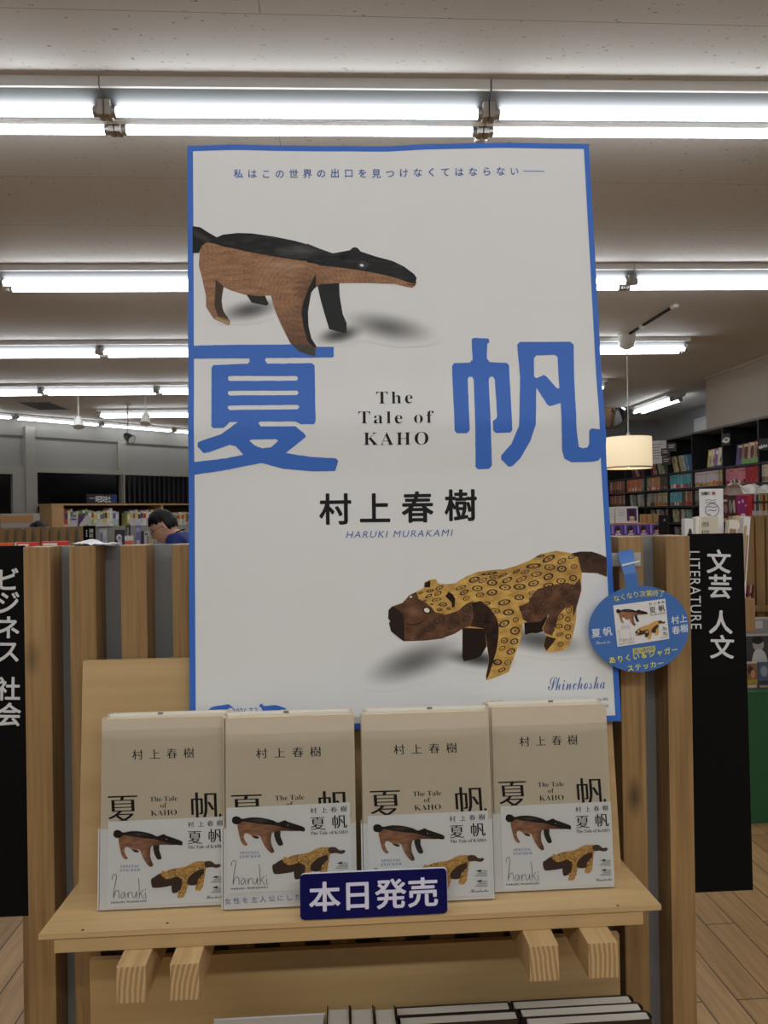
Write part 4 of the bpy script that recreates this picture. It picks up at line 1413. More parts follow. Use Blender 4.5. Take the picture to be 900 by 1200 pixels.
def make_book():
    t = thing('novel', 'x', 'book')
    cv = MB()
    s = 0.0012
    # case: front and back boards and a rounded spine joined in one wrap
    cv.box((-BWD / 2, 0, 0), (BWD / 2, s, BHT), bev=0.0004)
    cv.box((-BWD / 2, BT - s, 0), (BWD / 2, BT, BHT), bev=0.0004)
    prof = [(-BWD / 2 + 0.001, 0)]
    for k in range(9):
        a = math.pi * k / 8
        prof.append((-BWD / 2 + 0.001 - 0.002 * math.sin(a), BT / 2 - BT / 2 * math.cos(a)))
    prof.append((-BWD / 2 + 0.001, BT)); prof.append((-BWD / 2 + 0.002, BT)); prof.append((-BWD / 2 + 0.002, 0))
    cv.prism(prof, 0, BHT, 0, 2)
    cv.build('cover', M_COVER, t)
    MB().box((-BWD / 2 + 0.002, s, 0.002), (BWD / 2 - 0.003, BT - s, BHT - 0.0022)).build('page_block', M_PAGES, t)
    ob = MB()
    zb = 0.419 * BHT
    ob.box((-BWD / 2 - 0.0004, -0.0004, 0.0), (BWD / 2 + 0.0004, 0.0, zb)); ob.box((-BWD / 2 - 0.0004, BT, 0), (BWD / 2 + 0.0004, BT + 0.0003, zb))
    ob.box((BWD / 2, -0.0004, 0), (BWD / 2 + 0.0004, BT, zb)); ob.box((-BWD / 2 - 0.0026, 0.0, 0), (-BWD / 2 - 0.0012, BT, zb))
    ob.build('belly_band', M_OBI, t, 'white paper band round the lower part')
    return t


book0 = make_book()


def cover_place(x, y, l):
    u, v = bil(x, y)
    return Vector((u, -l, v))


def add_front(t, card_dx, card_dz, tilt, seam, blurb):
    P = Print(cover_place); P.lift = 0.00012
    for ch, x, y in (('村', 273, 295), ('上', 360, 292), ('春', 447, 288), ('樹', 533, 285)):
        P.char(ch, x, y, 58, M_INK, 'mincho', -0.035)
    P.char('夏', 197, 582, 172, M_INK, 'mincho', -0.035); P.char('帆', 618, 567, 168, M_INK, 'mincho', -0.035)
    P.fit(serif('The Tale'), (333, 542), (475, 536), 25, M_INK, spacing=0.95, **SER)
    P.fit(serif('of'), (387, 574), (420, 573), 25, M_INK, **SER)
    P.fit(serif('KAHO'), (338, 616), (471, 610), 27, M_INK, **SER)
    P.build('title_print', t)
    if blurb:
        B_ = Print(cover_place); B_.lift = 0.0006
        B_.line('女性を主人公にした初の長編小説', (92, 1062), (690, 1022), 33, M_LILAC, 'semi')
        B_.build('blurb_print', t)
    bx, bz = card_dx, card_dz
    ct, st = math.cos(tilt), math.sin(tilt)
    def cp(u, z, l): return Vector((bx + u * ct - z * st, -0.0009 - l, bz + u * st + z * ct))
    card = MB()
    c4 = [(0, 0), (CW, 0), (CW, CH), (0, CH)]
    card.hexa([cp(0, 0, 0.0004), cp(CW, 0, 0.0004), cp(CW, 0, 0), cp(0, 0, 0), cp(0, CH, 0.0004), cp(CW, CH, 0.0004), cp(CW, CH, 0), cp(0, CH, 0)])
    co = card.build('sticker_card', M_CARD, t, 'white sticker card with two carved animals')
    P = card_print(lambda x, y, l: cp(*cardmap(x, y), 0.0004 + l * 0.4))
    P.build('card_print', co)
    # clear sleeve: a wavy film over the front, its upper seam a little below the top
    sl = MB()
    n, m_ = 20, 28
    vs = []
    for j in range(m_ + 1):
        for i in range(n + 1):
            x, z = (i / n - 0.5) * (BWD + 0.002), seam * j / m_
            y = -0.0022 - 0.0006 * (1 + noise.noise(Vector((x * 26, z * 16, bx * 40 + 3)))) * math.sin(math.pi * i / n)
            vs.append((x, y, z))
    sl.add(vs, [(j * (n + 1) + i, j * (n + 1) + i + 1, (j + 1) * (n + 1) + i + 1, (j + 1) * (n + 1) + i) for j in range(m_) for i in range(n)], 0, None, True)
    sl.build('clear_sleeve', M_SLEEVE, t)


def spot_on_shelf(px, py):
    """where a book's lower front corner meets the shelf"""
    p = PZ(px, py, SZ)
    return p


STK = [  # lower front corner pixel, which side, x scale, card (dx, dz, tilt), seam, blurb, words
    ((116.5, 1068.3), 'L', 1.0, (-0.0605, 0.003, 0.006), 0.196, False, 'in the stack nearest the business sign'),
    ((262, 1067.5), 'L', 1.06, (-0.066, 0.017, 0.008), 0.19, True, 'in the stack with the raised sticker card'),
    ((427, 1061.5), 'L', 1.05, (-0.0645, 0.0035, 0.006), 0.19, False, 'in the stack behind the plate, with unraised card'),
    ((720, 1040.5), 'R', 1.0, (-0.0605, 0.003, 0.004), 0.187, False, 'in the stack next to the round blue tag'),
]
first = True
for k, (px, side, sx, cd, seam, blurb, wd) in enumerate(STK):
    p = spot_on_shelf(*px)
    xc = p.x + (BWD / 2 + 0.0004) * sx * (1 if side == 'L' else -1)
    for d in range(2):
        dx = (0.0, -0.0012, 0.0018, )[d] * (1 if k % 2 else -1) + (0.0025 if (k == 2 and d) else 0)
        loc = (xc + dx, p.y + d * (BT + 0.0016) / math.cos(LEAN), SZ + BT * math.sin(LEAN) + 0.0002)
        word = 'cream novel facing out, %s copy %s' % (('front', 'rear')[d], wd)
        if first:
            b = book0; b.location = loc; b.rotation_euler = (-LEAN, 0, 0); b['label'] = word; first = False
            backs = book0
        else:
            b = copy_tree(backs, loc, (-LEAN, 0, 0), word, None, skip=('title_print', 'blurb_print', 'sticker_card', 'clear_sleeve'))
        b.scale = (sx, 1, 1)
        b['group'] = 'cream novels facing out on the shelf'
        if d == 0:
            add_front(b, *cd, seam, blurb)
        else:   # the top of the card and the folded sleeve stick up behind the front copy
            zt_ = BHT + 0.0022
            MB().box((-BWD / 2 + 0.003, -0.0009, BHT * 0.9), (BWD / 2 - 0.004, -0.0001, zt_ - 0.0008 * (d % 2))).build('sleeve_flap', mat('white_flap', (232, 230, 222), 0.4), b)
            fl = MB()
            x_ = 0.008 - 0.02 * d + 0.006 * k
            fl.box((x_, -0.0011, zt_ - 0.003), (x_ + 0.006, -0.0009, zt_ - 0.0004))
            fl.build('flap_mark', mat('mark_grey', (120, 118, 122), 0.5), b)

# ------------------------------------------------------------------ the navy plate on the shelf edge
YPL = 0.8305
a0, a1, a2, a3 = PY(351.5, 1026, YPL + 0.004), PY(522.5, 1019.5, YPL + 0.004), PY(524.5, 1073, YPL), PY(352, 1079.5, YPL)
pc = (a2 + a3) / 2
t = thing('release_plate', 'navy plate with four white characters standing on the shelf edge', 'sign', (pc.x, YPL, SZ))
ex = (a2 - a3).normalized(); wd_ = (a2 - a3).length
ez = Vector((0, 0.075, 1)).normalized(); hh = (a0 - a3).length
base = Vector((a3.x, YPL, SZ + 0.0017))
ex = Vector((1, 0, 0))
ny = ez.cross(ex).normalized()        # away from the viewer
rad = 0.0045
outl = []
for cx, cy, s0 in ((wd_ - rad, rad, -90), (wd_ - rad, hh - rad, 0), (rad, hh - rad, 90), (rad, rad, 180)):
    for k in range(5):
        a = R(s0 + 22.5 * k); outl.append((cx + rad * math.cos(a), cy + rad * math.sin(a)))
def plp(u, v, l): return base + ex * u + ez * v - ny * l
if ny.y < 0: ny = -ny
def slab(u0, d0, d1, mats, nm, par, shrink=0.0, dx=0.0, dz=0.0):
    n = len(outl)
    o2 = [(u + dx, v + dz) for u, v in outl]
    mb = MB()
    vs = [plp(u, v, d1) for u, v in o2] + [plp(u, v, d0) for u, v in o2]
    mb.add(vs, [list(range(n)), list(range(n, 2 * n))[::-1]] + [(i, n + i, n + (i + 1) % n, (i + 1) % n) for i in range(n)])
    return mb.build(nm, mats, par)
slab(0, -0.0022, -0.0002, mat('white_acrylic', (226, 226, 230), 0.3), 'white_backing', t, dx=0.0006, dz=0.0006)
slab(0, 0.0, 0.0008, mat('navy_plate', (10, 13, 82), 0.4, spec=0.2), 'front_plate', t)
P = Print(lambda x, y, l: plp(x, y, 0.0008 + l)); P.lift = 0.0002
FL = Print(lambda x, y, l: plp(x * wd_ / 172.0, (54.5 - y) * hh / 54.5, 0.0008 + l)); FL.lift = 0.0002
for ch, x in (('本', 28.5), ('日', 66.5), ('発', 105.5), ('売', 143.5)):
    FL.char(ch, x, 27.5, 37.5, mat('plate_lettering', (222, 220, 236), 0.4), 'bold', 0.0)
FL.build('lettering', t)
ft = MB()
ft.hexa([plp(0.02, 0.0, -0.0022), plp(wd_ - 0.02, 0.0, -0.0022), plp(wd_ - 0.02, 0, -0.02), plp(0.02, 0, -0.02), plp(0.02, 0.0014, -0.0022), plp(wd_ - 0.02, 0.0014, -0.0022), plp(wd_ - 0.02, 0.0014, -0.02), plp(0.02, 0.0014, -0.02)])
ft.build('foot', mat('white_acrylic'), t)

# ------------------------------------------------------------------ round blue tag on a strap
YT2 = 0.925
tc_ = PY(749.5, 725, YT2)
t = thing('shelf_tag', 'oval blue promotional tag hanging on a strap over the poster edge', 'tag', tc_)
def tagp(x, y, l):
    p = PY(x, y, YT2)
    k = (x - 749.5) / 60.0
    return Vector((p.x, p.y + 0.003 * k * k - l, p.z))
rot = 0.0
el = []
for k in range(72):
    a = 2 * math.pi * k / 72
    X, Y = 59.5 * math.cos(a), 50.5 * math.sin(a)
    ca, sa = math.cos(R(8)), math.sin(R(8))
    el.append((749.5 + X * ca - Y * sa * 0.35, 737 + Y + X * sa * 0.08))
M_TAG = mat('tag_blue', (70, 116, 186), 0.4)
tb = MB()
v2, f2 = fill([el], 6)
n = len(v2)
tb.add([tagp(x, y, 0.0004) for x, y in v2] + [tagp(x, y, 0) for x, y in v2], [f for f in f2] + [[n + i for i in f][::-1] for f in f2])
tb.build('tag_disc', M_TAG, t)
# strap: rises from the disc, bends back at a white score and goes over to the clip
stp = [(737, 693, 0.0), (733.5, 672, 0.001), (731, 664, 0.003), (729.5, 655, 0.012), (728, 645, 0.030)]
st = MB()
vs = []
for x, y, back in stp:
    for dx in (-7.5 if y > 660 else -8.5, 7.5 if y > 660 else 8.5):
        q = PY(x + 5 + dx, y - dx * 0.12, YT2 + back)
        vs.append(q)
m2 = len(vs)
vs += [v + Vector((0, 0.0004, 0)) for v in vs]
fs = []
for i in range(len(stp) - 1):
    a = 2 * i
    fs += [(a, a + 1, a + 3, a + 2), (m2 + a, m2 + a + 2, m2 + a + 3, m2 + a + 1), (a, a + 2, m2 + a + 2, m2 + a), (a + 1, m2 + a + 1, m2 + a + 3, a + 3)]
st.add(vs, fs)
so = st.build('strap', M_TAG, t)
sc_ = Print(lambda x, y, l: PY(x, y, YT2 + 0.0018) + Vector((0, -0.0015, 0)))
sc_.raw([(728.0, 661.4), (749, 656.6), (749.2, 658.4), (728.3, 663.4)], [(0, 1, 2, 3)], M_WHITE)
sc_.build('score_line', so, 'white crease line')
cl = MB()
q0, q1 = PY(716, 648, 0.958), PY(751, 663, 0.958)
cl.box((q0.x, 0.958, q1.z), (q1.x, 0.9595, q0.z))
cl.box((q0.x + 0.012, 0.952, q1.z), (q0.x + 0.03, 0.958, q0.z))
clear = mat('clear_plastic', (206, 208, 206), 0.15)
clear.node_tree.nodes['Principled BSDF'].inputs['Alpha'].default_value = 0.55
cl.build('clear_clip', clear, t, 'clear plastic clip on the post')
TP = Print(tagp); TP.lift = 0.0007
M_YEL = mat('yellow_lettering', (240, 236, 92), 0.45)
M_TW = mat('tag_white', (226, 232, 240), 0.45)
for i, ch in enumerate('なくなり次第終了'):  # curved heading
    a = (i - 3.5) / 3.5
    TP.char(ch, 749 + a * 26.5, 696.5 + 2.2 * a * a - 3.0 * a - 0.4, 8.0, M_YEL, 'sans', -0.12 + 0.16 * a)
card4 = [(718.5, 709.5), (779.5, 701.5), (784.5, 748.5), (723.5, 758)]
gv = []
for j in range(7):
    for i in range(15):
        q_ = Vector(card4[0]).lerp(Vector(card4[1]), i / 14).lerp(Vector(card4[3]).lerp(Vector(card4[2]), i / 14), j / 6)
        gv.append((q_.x, q_.y))
TP.raw(gv, [(j * 15 + i, j * 15 + i + 1, (j + 1) * 15 + i + 1, (j + 1) * 15 + i) for j in range(6) for i in range(14)], mat('tag_card_white', (232, 230, 228), 0.45))
TP.char('夏', 699, 742, 11, M_TW, 'semi', -0.1); TP.char('帆', 712, 740, 11, M_TW, 'semi', -0.1)
TP.fit(script('Shinchosha'), (699, 755.5), (715.5, 753.5), 3.6, M_TW, **SCR)
for ch, x, y in (('村', 791.5, 726.5), ('上', 801.5, 725), ('春', 792.5, 738.5), ('樹', 802.5, 736.5)):
    TP.char(ch, x, y, 10, M_TW, 'semi', -0.1)
TP.raw([(741, 760), (767.5, 756.5), (768, 763), (741.7, 766.7)], [(0, 1, 2, 3)], mat('tag_label_yellow', (206, 200, 96), 0.45))
TP.line('購入者特典', (745, 763), (764, 760.2), 5.2, M_TAG, 'sans')
TP.line('ありくい＆ジャガー', (717.5, 773.5), (791, 761.5), 8.4, M_YEL, 'semi')
TP.line('ステッカー', (738.5, 783), (774, 777.2), 8.2, M_YEL, 'semi')
TP.build('lettering', t)
def tagcard(x, y, l):
    u, v = cardmap(x, y); u /= CW; v = 1 - v / CH
    a = Vector(card4[0]).lerp(Vector(card4[1]), u); b2 = Vector(card4[3]).lerp(Vector(card4[2]), u)
    q = a.lerp(b2, v)
    return tagp(q.x, q.y, 0.0009 + l)
CP = card_print(tagcard, True, False)
CP.build('sticker_picture', t)

# ------------------------------------------------------------------ books standing on the lower shelf
M_BKC = mat('black_book_case', (26, 22, 22), 0.35, coat=0.3)
M_PG2 = mat('pale_page_block', (214, 208, 196), 0.7)


def hardback(label, x0, x1, y0, y1, z0, z1, cover=M_BKC, spine='right', flat_='x', group='dark hardbacks on the lower shelf', mark=True):
    """standing case-bound book seen from above"""
    t = thing('hardback', label, 'book', ((x0 + x1) / 2, (y0 + y1) / 2, z0), group)
    b = MB(); s = 0.0014
    if flat_ == 'x':      # cover faces the viewer
        b.box((x0, y0, z0), (x1 - 0.004, y0 + s, z1), bev=0.0003); b.box((x0, y1 - s, z0), (x1 - 0.004, y1, z1), bev=0.0003)
        r = (y1 - y0) / 2
        pf = [(x1 - 0.005 + math.sin(math.pi * k / 10) * 0.006, (y0 + y1) / 2 - math.cos(math.pi * k / 10) * r) for k in range(11)]
        pi_ = [(x1 - 0.005 + math.sin(math.pi * k / 10) * 0.0042, (y0 + y1) / 2 - math.cos(math.pi * k / 10) * (r - s)) for k in range(11)]
        b.prism(pf + pi_[::-1], z0, z1, 0, 2)
        b.build('cover', cover, t)
        MB().box((x0 + 0.003, y0 + s, z0 + 0.003), (x1 - 0.003, y1 - s, z1 - 0.0012)).build('page_block', M_PG2, t)
    else:
        b.box((x0, y0, z0), (x0 + s, y1, z1), bev=0.0004); b.box((x1 - s, y0, z0), (x1, y1, z1), bev=0.0004); b.box((x0, y0, z0), (x1, y0 + s, z1), bev=0.0004)
        b.build('cover', cover, t)
        MB().box((x0 + s, y0 + s, z0 + 0.003), (x1 - s, y1 - 0.003, z1 - 0.003)).build('page_block', M_PG2, t)
    if mark:
        xm = (x0 + x1) / 2 + 0.002
        MB().lathe([(0.0, 0.001), (0.006, 0.0008), (0.0065, 0)], (xm, (y0 + y1) / 2, z1 - 0.003), 14).build('round_seal', mat('clear_seal', (196, 194, 188), 0.3), t)
    return t


ZL0 = 0.6745
for k, (xa, xb, yy) in enumerate(((598, 738, 1172), (607, 749, 1181), (614, 759, 1191))):
    Yb = 0.925 - 0.0172 * k
    pa, pb_ = PY(xa, yy, Yb), PY(xb, yy - 6, Yb)
    hardback('black hardback standing face-out on the lower shelf, %s of the three under the outer arms' % ('rearmost', 'middle', 'front')[k], pa.x, pb_.x, Yb - 0.0165, Yb, ZL0, (pa.z + pb_.z) / 2)
for k, (xa, xb, yy) in enumerate(((462, 597, 1179), (466, 606, 1190))):
    Yb = 0.915 - 0.0172 * k
    pa, pb_ = PY(xa, yy, Yb), PY(xb, yy - 5, Yb)
    hardback('black hardback standing face-out under the new-release plate, %s of two' % ('rear', 'front')[k], pa.x, pb_.x, Yb - 0.0165, Yb, ZL0, (pa.z + pb_.z) / 2)
for k, (xa, xb) in enumerate(((386, 408), (413.5, 436), (442, 462))):
    pa, pb_ = PY(xa - 3, 1192, 0.88), PY(xb + 2.4, 1192, 0.88)
    hardback('dark slim hardback standing edge-on on the lower shelf, %s from the pale album' % ORD[k], pa.x, pb_.x, 0.80, 0.90, ZL0, pa.z, flat_='z', mark=False)
pa, pb_ = PY(250, 1197, 0.885), PY(381, 1191, 0.885)
t = thing('album', 'pale album standing on the lower shelf beside the dark hardbacks', 'book', (pa.x, 0.88, ZL0))
MB().box((pa.x, 0.84, ZL0), (pb_.x, 0.8412, pa.z), bev=0.0004).box((pa.x, 0.8888, ZL0), (pb_.x, 0.89, pa.z), bev=0.0004).build('cover', mat('pale_grey_card', (206, 206, 204), 0.5), t)
MB().box((pa.x + 0.001, 0.8412, ZL0), (pb_.x - 0.002, 0.8888, pa.z - 0.001)).build('page_block', M_PG2, t)

# ------------------------------------------------------------------ things behind the display
def cmat(rgb, rough=0.45):
    return mat('tint_%d_%d_%d' % rgb, rgb, rough)


def block_book(name, label, cat, lo, hi, rgb, open_axis, group=None, band=None, lean=0.0, lean_axis=1):
    """bound book: cover wrapped on three sides of a pale page block; lo/hi corners, spine on the low side of open_axis"""
    lo, hi = Vector(lo), Vector(hi)
    base_ = Vector(((lo.x + hi.x) / 2, (lo.y + hi.y) / 2, lo.z))
    t = MB()
    s = 0.0015
    thin = 1 - open_axis if open_axis in (0, 1) else 1
    a0, a1 = lo - base_, hi - base_
    c = MB()
    def bx(l, h, mi): c.box(tuple(l), tuple(h), mi)
    # spine
    l, h = a0.copy(), a1.copy(); h[open_axis] = a0[open_axis] + s; bx(l, h, 0)
    l, h = a0.copy(), a1.copy(); h[thin] = a0[thin] + s; bx(l, h, 0)
    l, h = a0.copy(), a1.copy(); l[thin] = a1[thin] - s; bx(l, h, 0)
    l, h = a0.copy(), a1.copy(); l[thin] += s; h[thin] -= s; l[open_axis] += s; h[open_axis] -= 0.002; h.z -= 0.003; l.z += 0.002; bx(l, h, 1)
    mats = [cmat(rgb), M_PAGES]
    if band:      # printed foot of the spine
        for z0, z1, col in band:
            l, h = a0.copy(), a1.copy(); l[open_axis] -= 0.0006; h[open_axis] = a0[open_axis]; l.z = a0.z + z0 * (a1.z - a0.z); h.z = a0.z + z1 * (a1.z - a0.z)
            l[thin] += 0.0008; h[thin] -= 0.0008
            mats.append(cmat(col)); bx(l, h, len(mats) - 1)
    me = bpy.data.meshes.new(name)
    me.from_pydata([tuple(v) for v in c.v], [], c.f)
    for m in mats: me.materials.append(m)
    for p, mi in zip(me.polygons, c.mi): p.material_index = mi
    o = bpy.data.objects.new(name, me); COL.objects.link(o)
    o.location = base_ + Vector((0, 0, 0.0008))
    if lean:
        o.rotation_euler[lean_axis] = lean
    return tag(o, label, cat, group)


# --- black bookcase along the far side
XB = 3.3
DIV = [PX(x, 560, XB).y for x in (889, 847, 811, 782, 755)]
step_ = (DIV[4] - DIV[0]) / 4
DIV = [DIV[0] - 2 * step_, DIV[0] - step_] + DIV + [DIV[4] + step_, DIV[4] + 2 * step_]
ZTOP = PX(847, 500.5, XB).z
ZS = [PX(811, y, XB).z for y in (551.1, 571.1, 592.2, 612.7)]
ZS.append(ZS[-1] - 0.17)
M_BKS = mat('black_shelving', (36, 36, 39), 0.45)
t = thing('bookcase', 'long black bookcase of many bays full of paperbacks, under the pale wall panelling', 'bookcase', (XB, DIV[0], 0))
for k, y in enumerate(DIV):
    MB().box((XB, y - 0.009, 0), (XB + 0.28, y + 0.009, ZTOP), bev=0.001).build('upright', M_BKS, t)
for z in ZS + [ZS[-1] - 0.3, 0.45, 0.08]:
    MB().box((XB + 0.002, DIV[0], z - 0.018), (XB + 0.278, DIV[-1], z)).build('shelf_board', M_BKS, t)
MB().box((XB - 0.004, DIV[0], ZTOP - 0.006), (XB + 0.29, DIV[-1], ZTOP + 0.012)).build('top_board', mat('grey_top_edge', (110, 108, 104), 0.5), t)
MB().box((XB + 0.27, DIV[0], 0), (XB + 0.285, DIV[-1], ZTOP)).build('back', M_BKS, t)

BAYN = {1: 'nearest visible', 2: 'second', 3: 'third', 4: 'fourth', 5: 'fifth', 6: 'sixth', 7: 'farthest'}
ROWN = {0: 'top', 1: 'second', 2: 'third', 3: 'fourth', 4: 'fifth'}
CN = {}


def cname(rgb):
    r, g, b = rgb
    mx_, mn = max(rgb), min(rgb)
    if mx_ - mn < 28: return 'white' if mx_ > 200 else 'grey' if mx_ > 90 else 'black'
    if r >= g and r >= b:
        if g > 0.82 * r: return 'yellow' if b < 0.6 * r else 'cream'
        if g > 0.55 * r and b < 0.5 * r: return 'orange' if mx_ > 170 else 'brown'
        return 'pink' if b > 0.6 * r else 'red' if g < 0.5 * r else 'tan'
    if g >= r and g >= b: return 'teal' if b > 0.8 * g else 'green'
    return 'purple' if r > 0.75 * b else 'blue'


PAL = {
    'teal': ([(96, 176, 184), (110, 190, 196), (84, 166, 176)], [(206, 60, 60), (228, 224, 214), (232, 150, 60), (60, 60, 80), (190, 90, 110)]),
    'pale': ([(224, 208, 214), (228, 214, 216), (216, 204, 212)], [(206, 60, 50), (232, 200, 60), (70, 90, 140), (230, 140, 60), (40, 40, 44), (120, 170, 110)]),
    'pink': ([(214, 132, 146), (220, 144, 156), (206, 120, 138)], [(232, 226, 210), (60, 50, 50), (214, 160, 70), (190, 70, 80)]),
    'red': ([(190, 36, 46), (176, 30, 42)], [(210, 60, 60), (160, 30, 40)]),
    'orange': ([(222, 104, 48), (228, 116, 58), (206, 160, 120)], [(226, 214, 196), (228, 120, 60)]),
    'mixd': ([(226, 196, 96), (222, 120, 66), (204, 160, 108), (120, 150, 120), (196, 190, 180)], [(200, 60, 60), (90, 150, 120), (228, 220, 200)]),
    'dark': ([(70, 60, 56), (90, 74, 66), (56, 52, 54)], [(120, 70, 60), (150, 130, 100)]),
    'grey': ([(150, 146, 138), (170, 166, 150), (136, 132, 120)], [(90, 80, 74), (60, 56, 54), (190, 170, 110)]),
    'olive': ([(206, 196, 120), (196, 186, 150), (150, 160, 120), (160, 120, 110)], [(110, 100, 80), (200, 120, 60)]),
    'brown': ([(150, 96, 66), (168, 110, 80), (206, 192, 170)], [(60, 40, 36), (190, 60, 60)]),
    'cream': ([(222, 214, 190), (214, 200, 170), (206, 196, 180)], [(180, 150, 90), (120, 110, 100)]),
}
rnd = random.Random(11)


def fill_row(bay, row, segs, wbook=0.026, h=0.135, depth=0.105, start=0.0, end=1.0):
    """a row of paperbacks, spines to the room; segs: [(palette, share)]; counted from the far upright"""
    y0, y1 = DIV[bay + 1] - 0.012, DIV[bay] + 0.012
    L_ = y0 - y1
    y = y0 - L_ * start
    yend = y0 - L_ * end
    n = 0
    tot = sum(s for _, s in segs)
    lim = []
    acc = 0
    for p_, s in segs:
        acc += s / tot; lim.append((p_, y - (y - yend) * acc))
    while True:
        wv = wbook * rnd.uniform(0.85, 1.15)
        if y - wv < yend: break
        pal = next((p_ for p_, l in lim if y - wv / 2 >= l), lim[-1][0])
        base_c, foot = PAL[pal]
        c = rnd.choice(base_c); f_ = rnd.choice(foot)
        hh_ = h * rnd.uniform(0.975, 1.02)
        block_book('paperback', '%s paperback, %s from far upright, %s shelf, %s bay of black bookcase' % (cname(c), ORD[n], ROWN[row], BAYN[bay]), 'book',
                   (XB + 0.02, y - wv + 0.0006, ZS[row]), (XB + 0.02 + depth, y - 0.0006, ZS[row] + hh_), c, 0, 'paperbacks on the black bookcase', [(0.04, rnd.uniform(0.18, 0.34), f_), (0.8, 0.84, rnd.choice(foot))])
        y -= wv; n += 1


for bay, row, segs in ((1, 1, [('cream', 1)]), (2, 1, [('pink', 3), ('red', 2)]), (3, 1, [('pale', 5), ('olive', 1)]), (4, 1, [('teal', 1)]), (5, 1, [('mixd', 3), ('dark', 2)]), (6, 1, [('orange', 3), ('grey', 1)]), (7, 1, [('brown', 1)]),
                       (2, 2, [('pale', 1)]), (3, 2, [('grey', 1)]), (4, 2, [('teal', 3), ('dark', 1), ('brown', 2)]), (5, 2, [('grey', 2), ('olive', 3)]), (7, 2, [('brown', 1)]),
                       ):
    fill_row(bay, row, segs, start=0.0 if bay != 1 else 0.0, end=1.0 if bay != 1 else 0.5)

# taller face-out and leaning books on the top shelf and lower shelves
def leaning(bay, row, n, s0, s1, cols, h, lean, word):
    y0, y1 = DIV[bay + 1] - 0.012, DIV[bay] + 0.012
    for k in range(n):
        y = y0 + (y1 - y0) * (s0 + (s1 - s0) * k / max(1, n - 1))
        c = cols[k % len(cols)]
        # leaning sideways against its neighbour, front cover half turned to the room
        o = block_book('magazine', '%s leaning %s, %s from far upright, %s shelf, %s bay of black bookcase' % (cname(c), word, ORD[k], ROWN[row], BAYN[bay]), 'book',
                       (XB + 0.03, y - 0.007, ZS[row]), (XB + 0.03 + 0.15, y + 0.007, ZS[row] + h), c, 0, 'leaning books on the black bookcase', [(0.05, 0.3, cols[(k + 2) % len(cols)]), (0.6, 0.85, cols[(k + 1) % len(cols)])])
        o.rotation_euler = (-lean, 0, 0)
        o.location.z += 0.008 * math.sin(abs(lean))


leaning(4, 0, 7, 0.16, 0.78, [(206, 186, 130), (226, 214, 180), (96, 84, 60), (210, 190, 120), (214, 206, 190), (120, 160, 190), (100, 150, 190)], 0.165, 0.34, 'magazine')
leaning(5, 0, 6, 0.22, 0.8, [(150, 40, 60), (206, 120, 140), (90, 80, 80), (190, 200, 150), (206, 204, 196), (150, 170, 120)], 0.165, 0.42, 'magazine')
leaning(6, 0, 4, 0.3, 0.8, [(120, 60, 80), (180, 150, 140), (90, 60, 70)], 0.14, 0.4, 'magazine')
leaning(5, 3, 6, 0.2, 0.9, [(150, 130, 120), (90, 80, 76), (190, 180, 160)], 0.13, 0.3, 'magazine')
leaning(6, 2, 6, 0.15, 0.85, [(190, 190, 180), (150, 156, 150), (110, 108, 104), (206, 200, 186)], 0.135, 0.15, 'magazine')
leaning(4, 3, 6, 0.1, 0.72, [(206, 196, 150), (190, 176, 140), (120, 90, 70), (206, 204, 196), (150, 150, 146), (150, 190, 180)], 0.128, 0.12, 'magazine')
leaning(4, 4, 5, 0.22, 0.8, [(150, 140, 140), (110, 106, 110), (186, 180, 176)], 0.13, 0.4, 'magazine')


def cover_book(name, label, cat, p, w_, h, d, rgb, shapes, group=None, lean=0.12, yaw=0.0):
    """face-out book or magazine; p its lower front middle; shapes: (x0,y0,x1,y1,rgb) in 0..1, y down"""
    t = thing(name, label, cat, Vector(p) + Vector((0, 0, 0.0008)), group, (-lean, 0, yaw))
    WL[t] = Vector((0, 0, 0))
    z_ = d * math.sin(lean)
    MB().box((-w_ / 2, 0, z_), (w_ / 2, d, h + z_), bev=0.0008).build('cover', cmat(rgb), t)
    P = Print(lambda x, y, l: Vector(((x - 0.5) * w_, -l, (1 - y) * h + z_))); P.lift = 0.0006
    for s_ in shapes:
        if len(s_) == 5:
            P.rect(*s_[:4], cmat(s_[4]))
        elif s_[0] == 'e':
            P.ellipse(*s_[1:5], cmat(s_[5]))
        elif s_[0] == 'p':
            P.poly([smooth_poly(s_[1], 3)], cmat(s_[2]))
        elif s_[0] == 't':
            P.fit(s_[1], (s_[2], s_[3]), (s_[4], s_[3]), s_[5], cmat(s_[6]))
        elif s_[0] == 'c':
            for i, ch in enumerate(s_[1]):
                vs, fs = glyphs(ch)
                P.raw([(s_[2] + i * s_[4] + (x - .5) * s_[4], s_[3] - (y - .38) * s_[5]) for x, y in vs], fs, cmat(s_[6]))
    if shapes:
        P.build('cover_print', t)
    if d > 0.004:
        MB().box((-w_ / 2 + 0.001, 0.001, h + z_ - 0.0005), (w_ / 2 - 0.001, d - 0.001, h + z_ + 0.0003)).build('page_edge', M_PAGES, t)
    return t


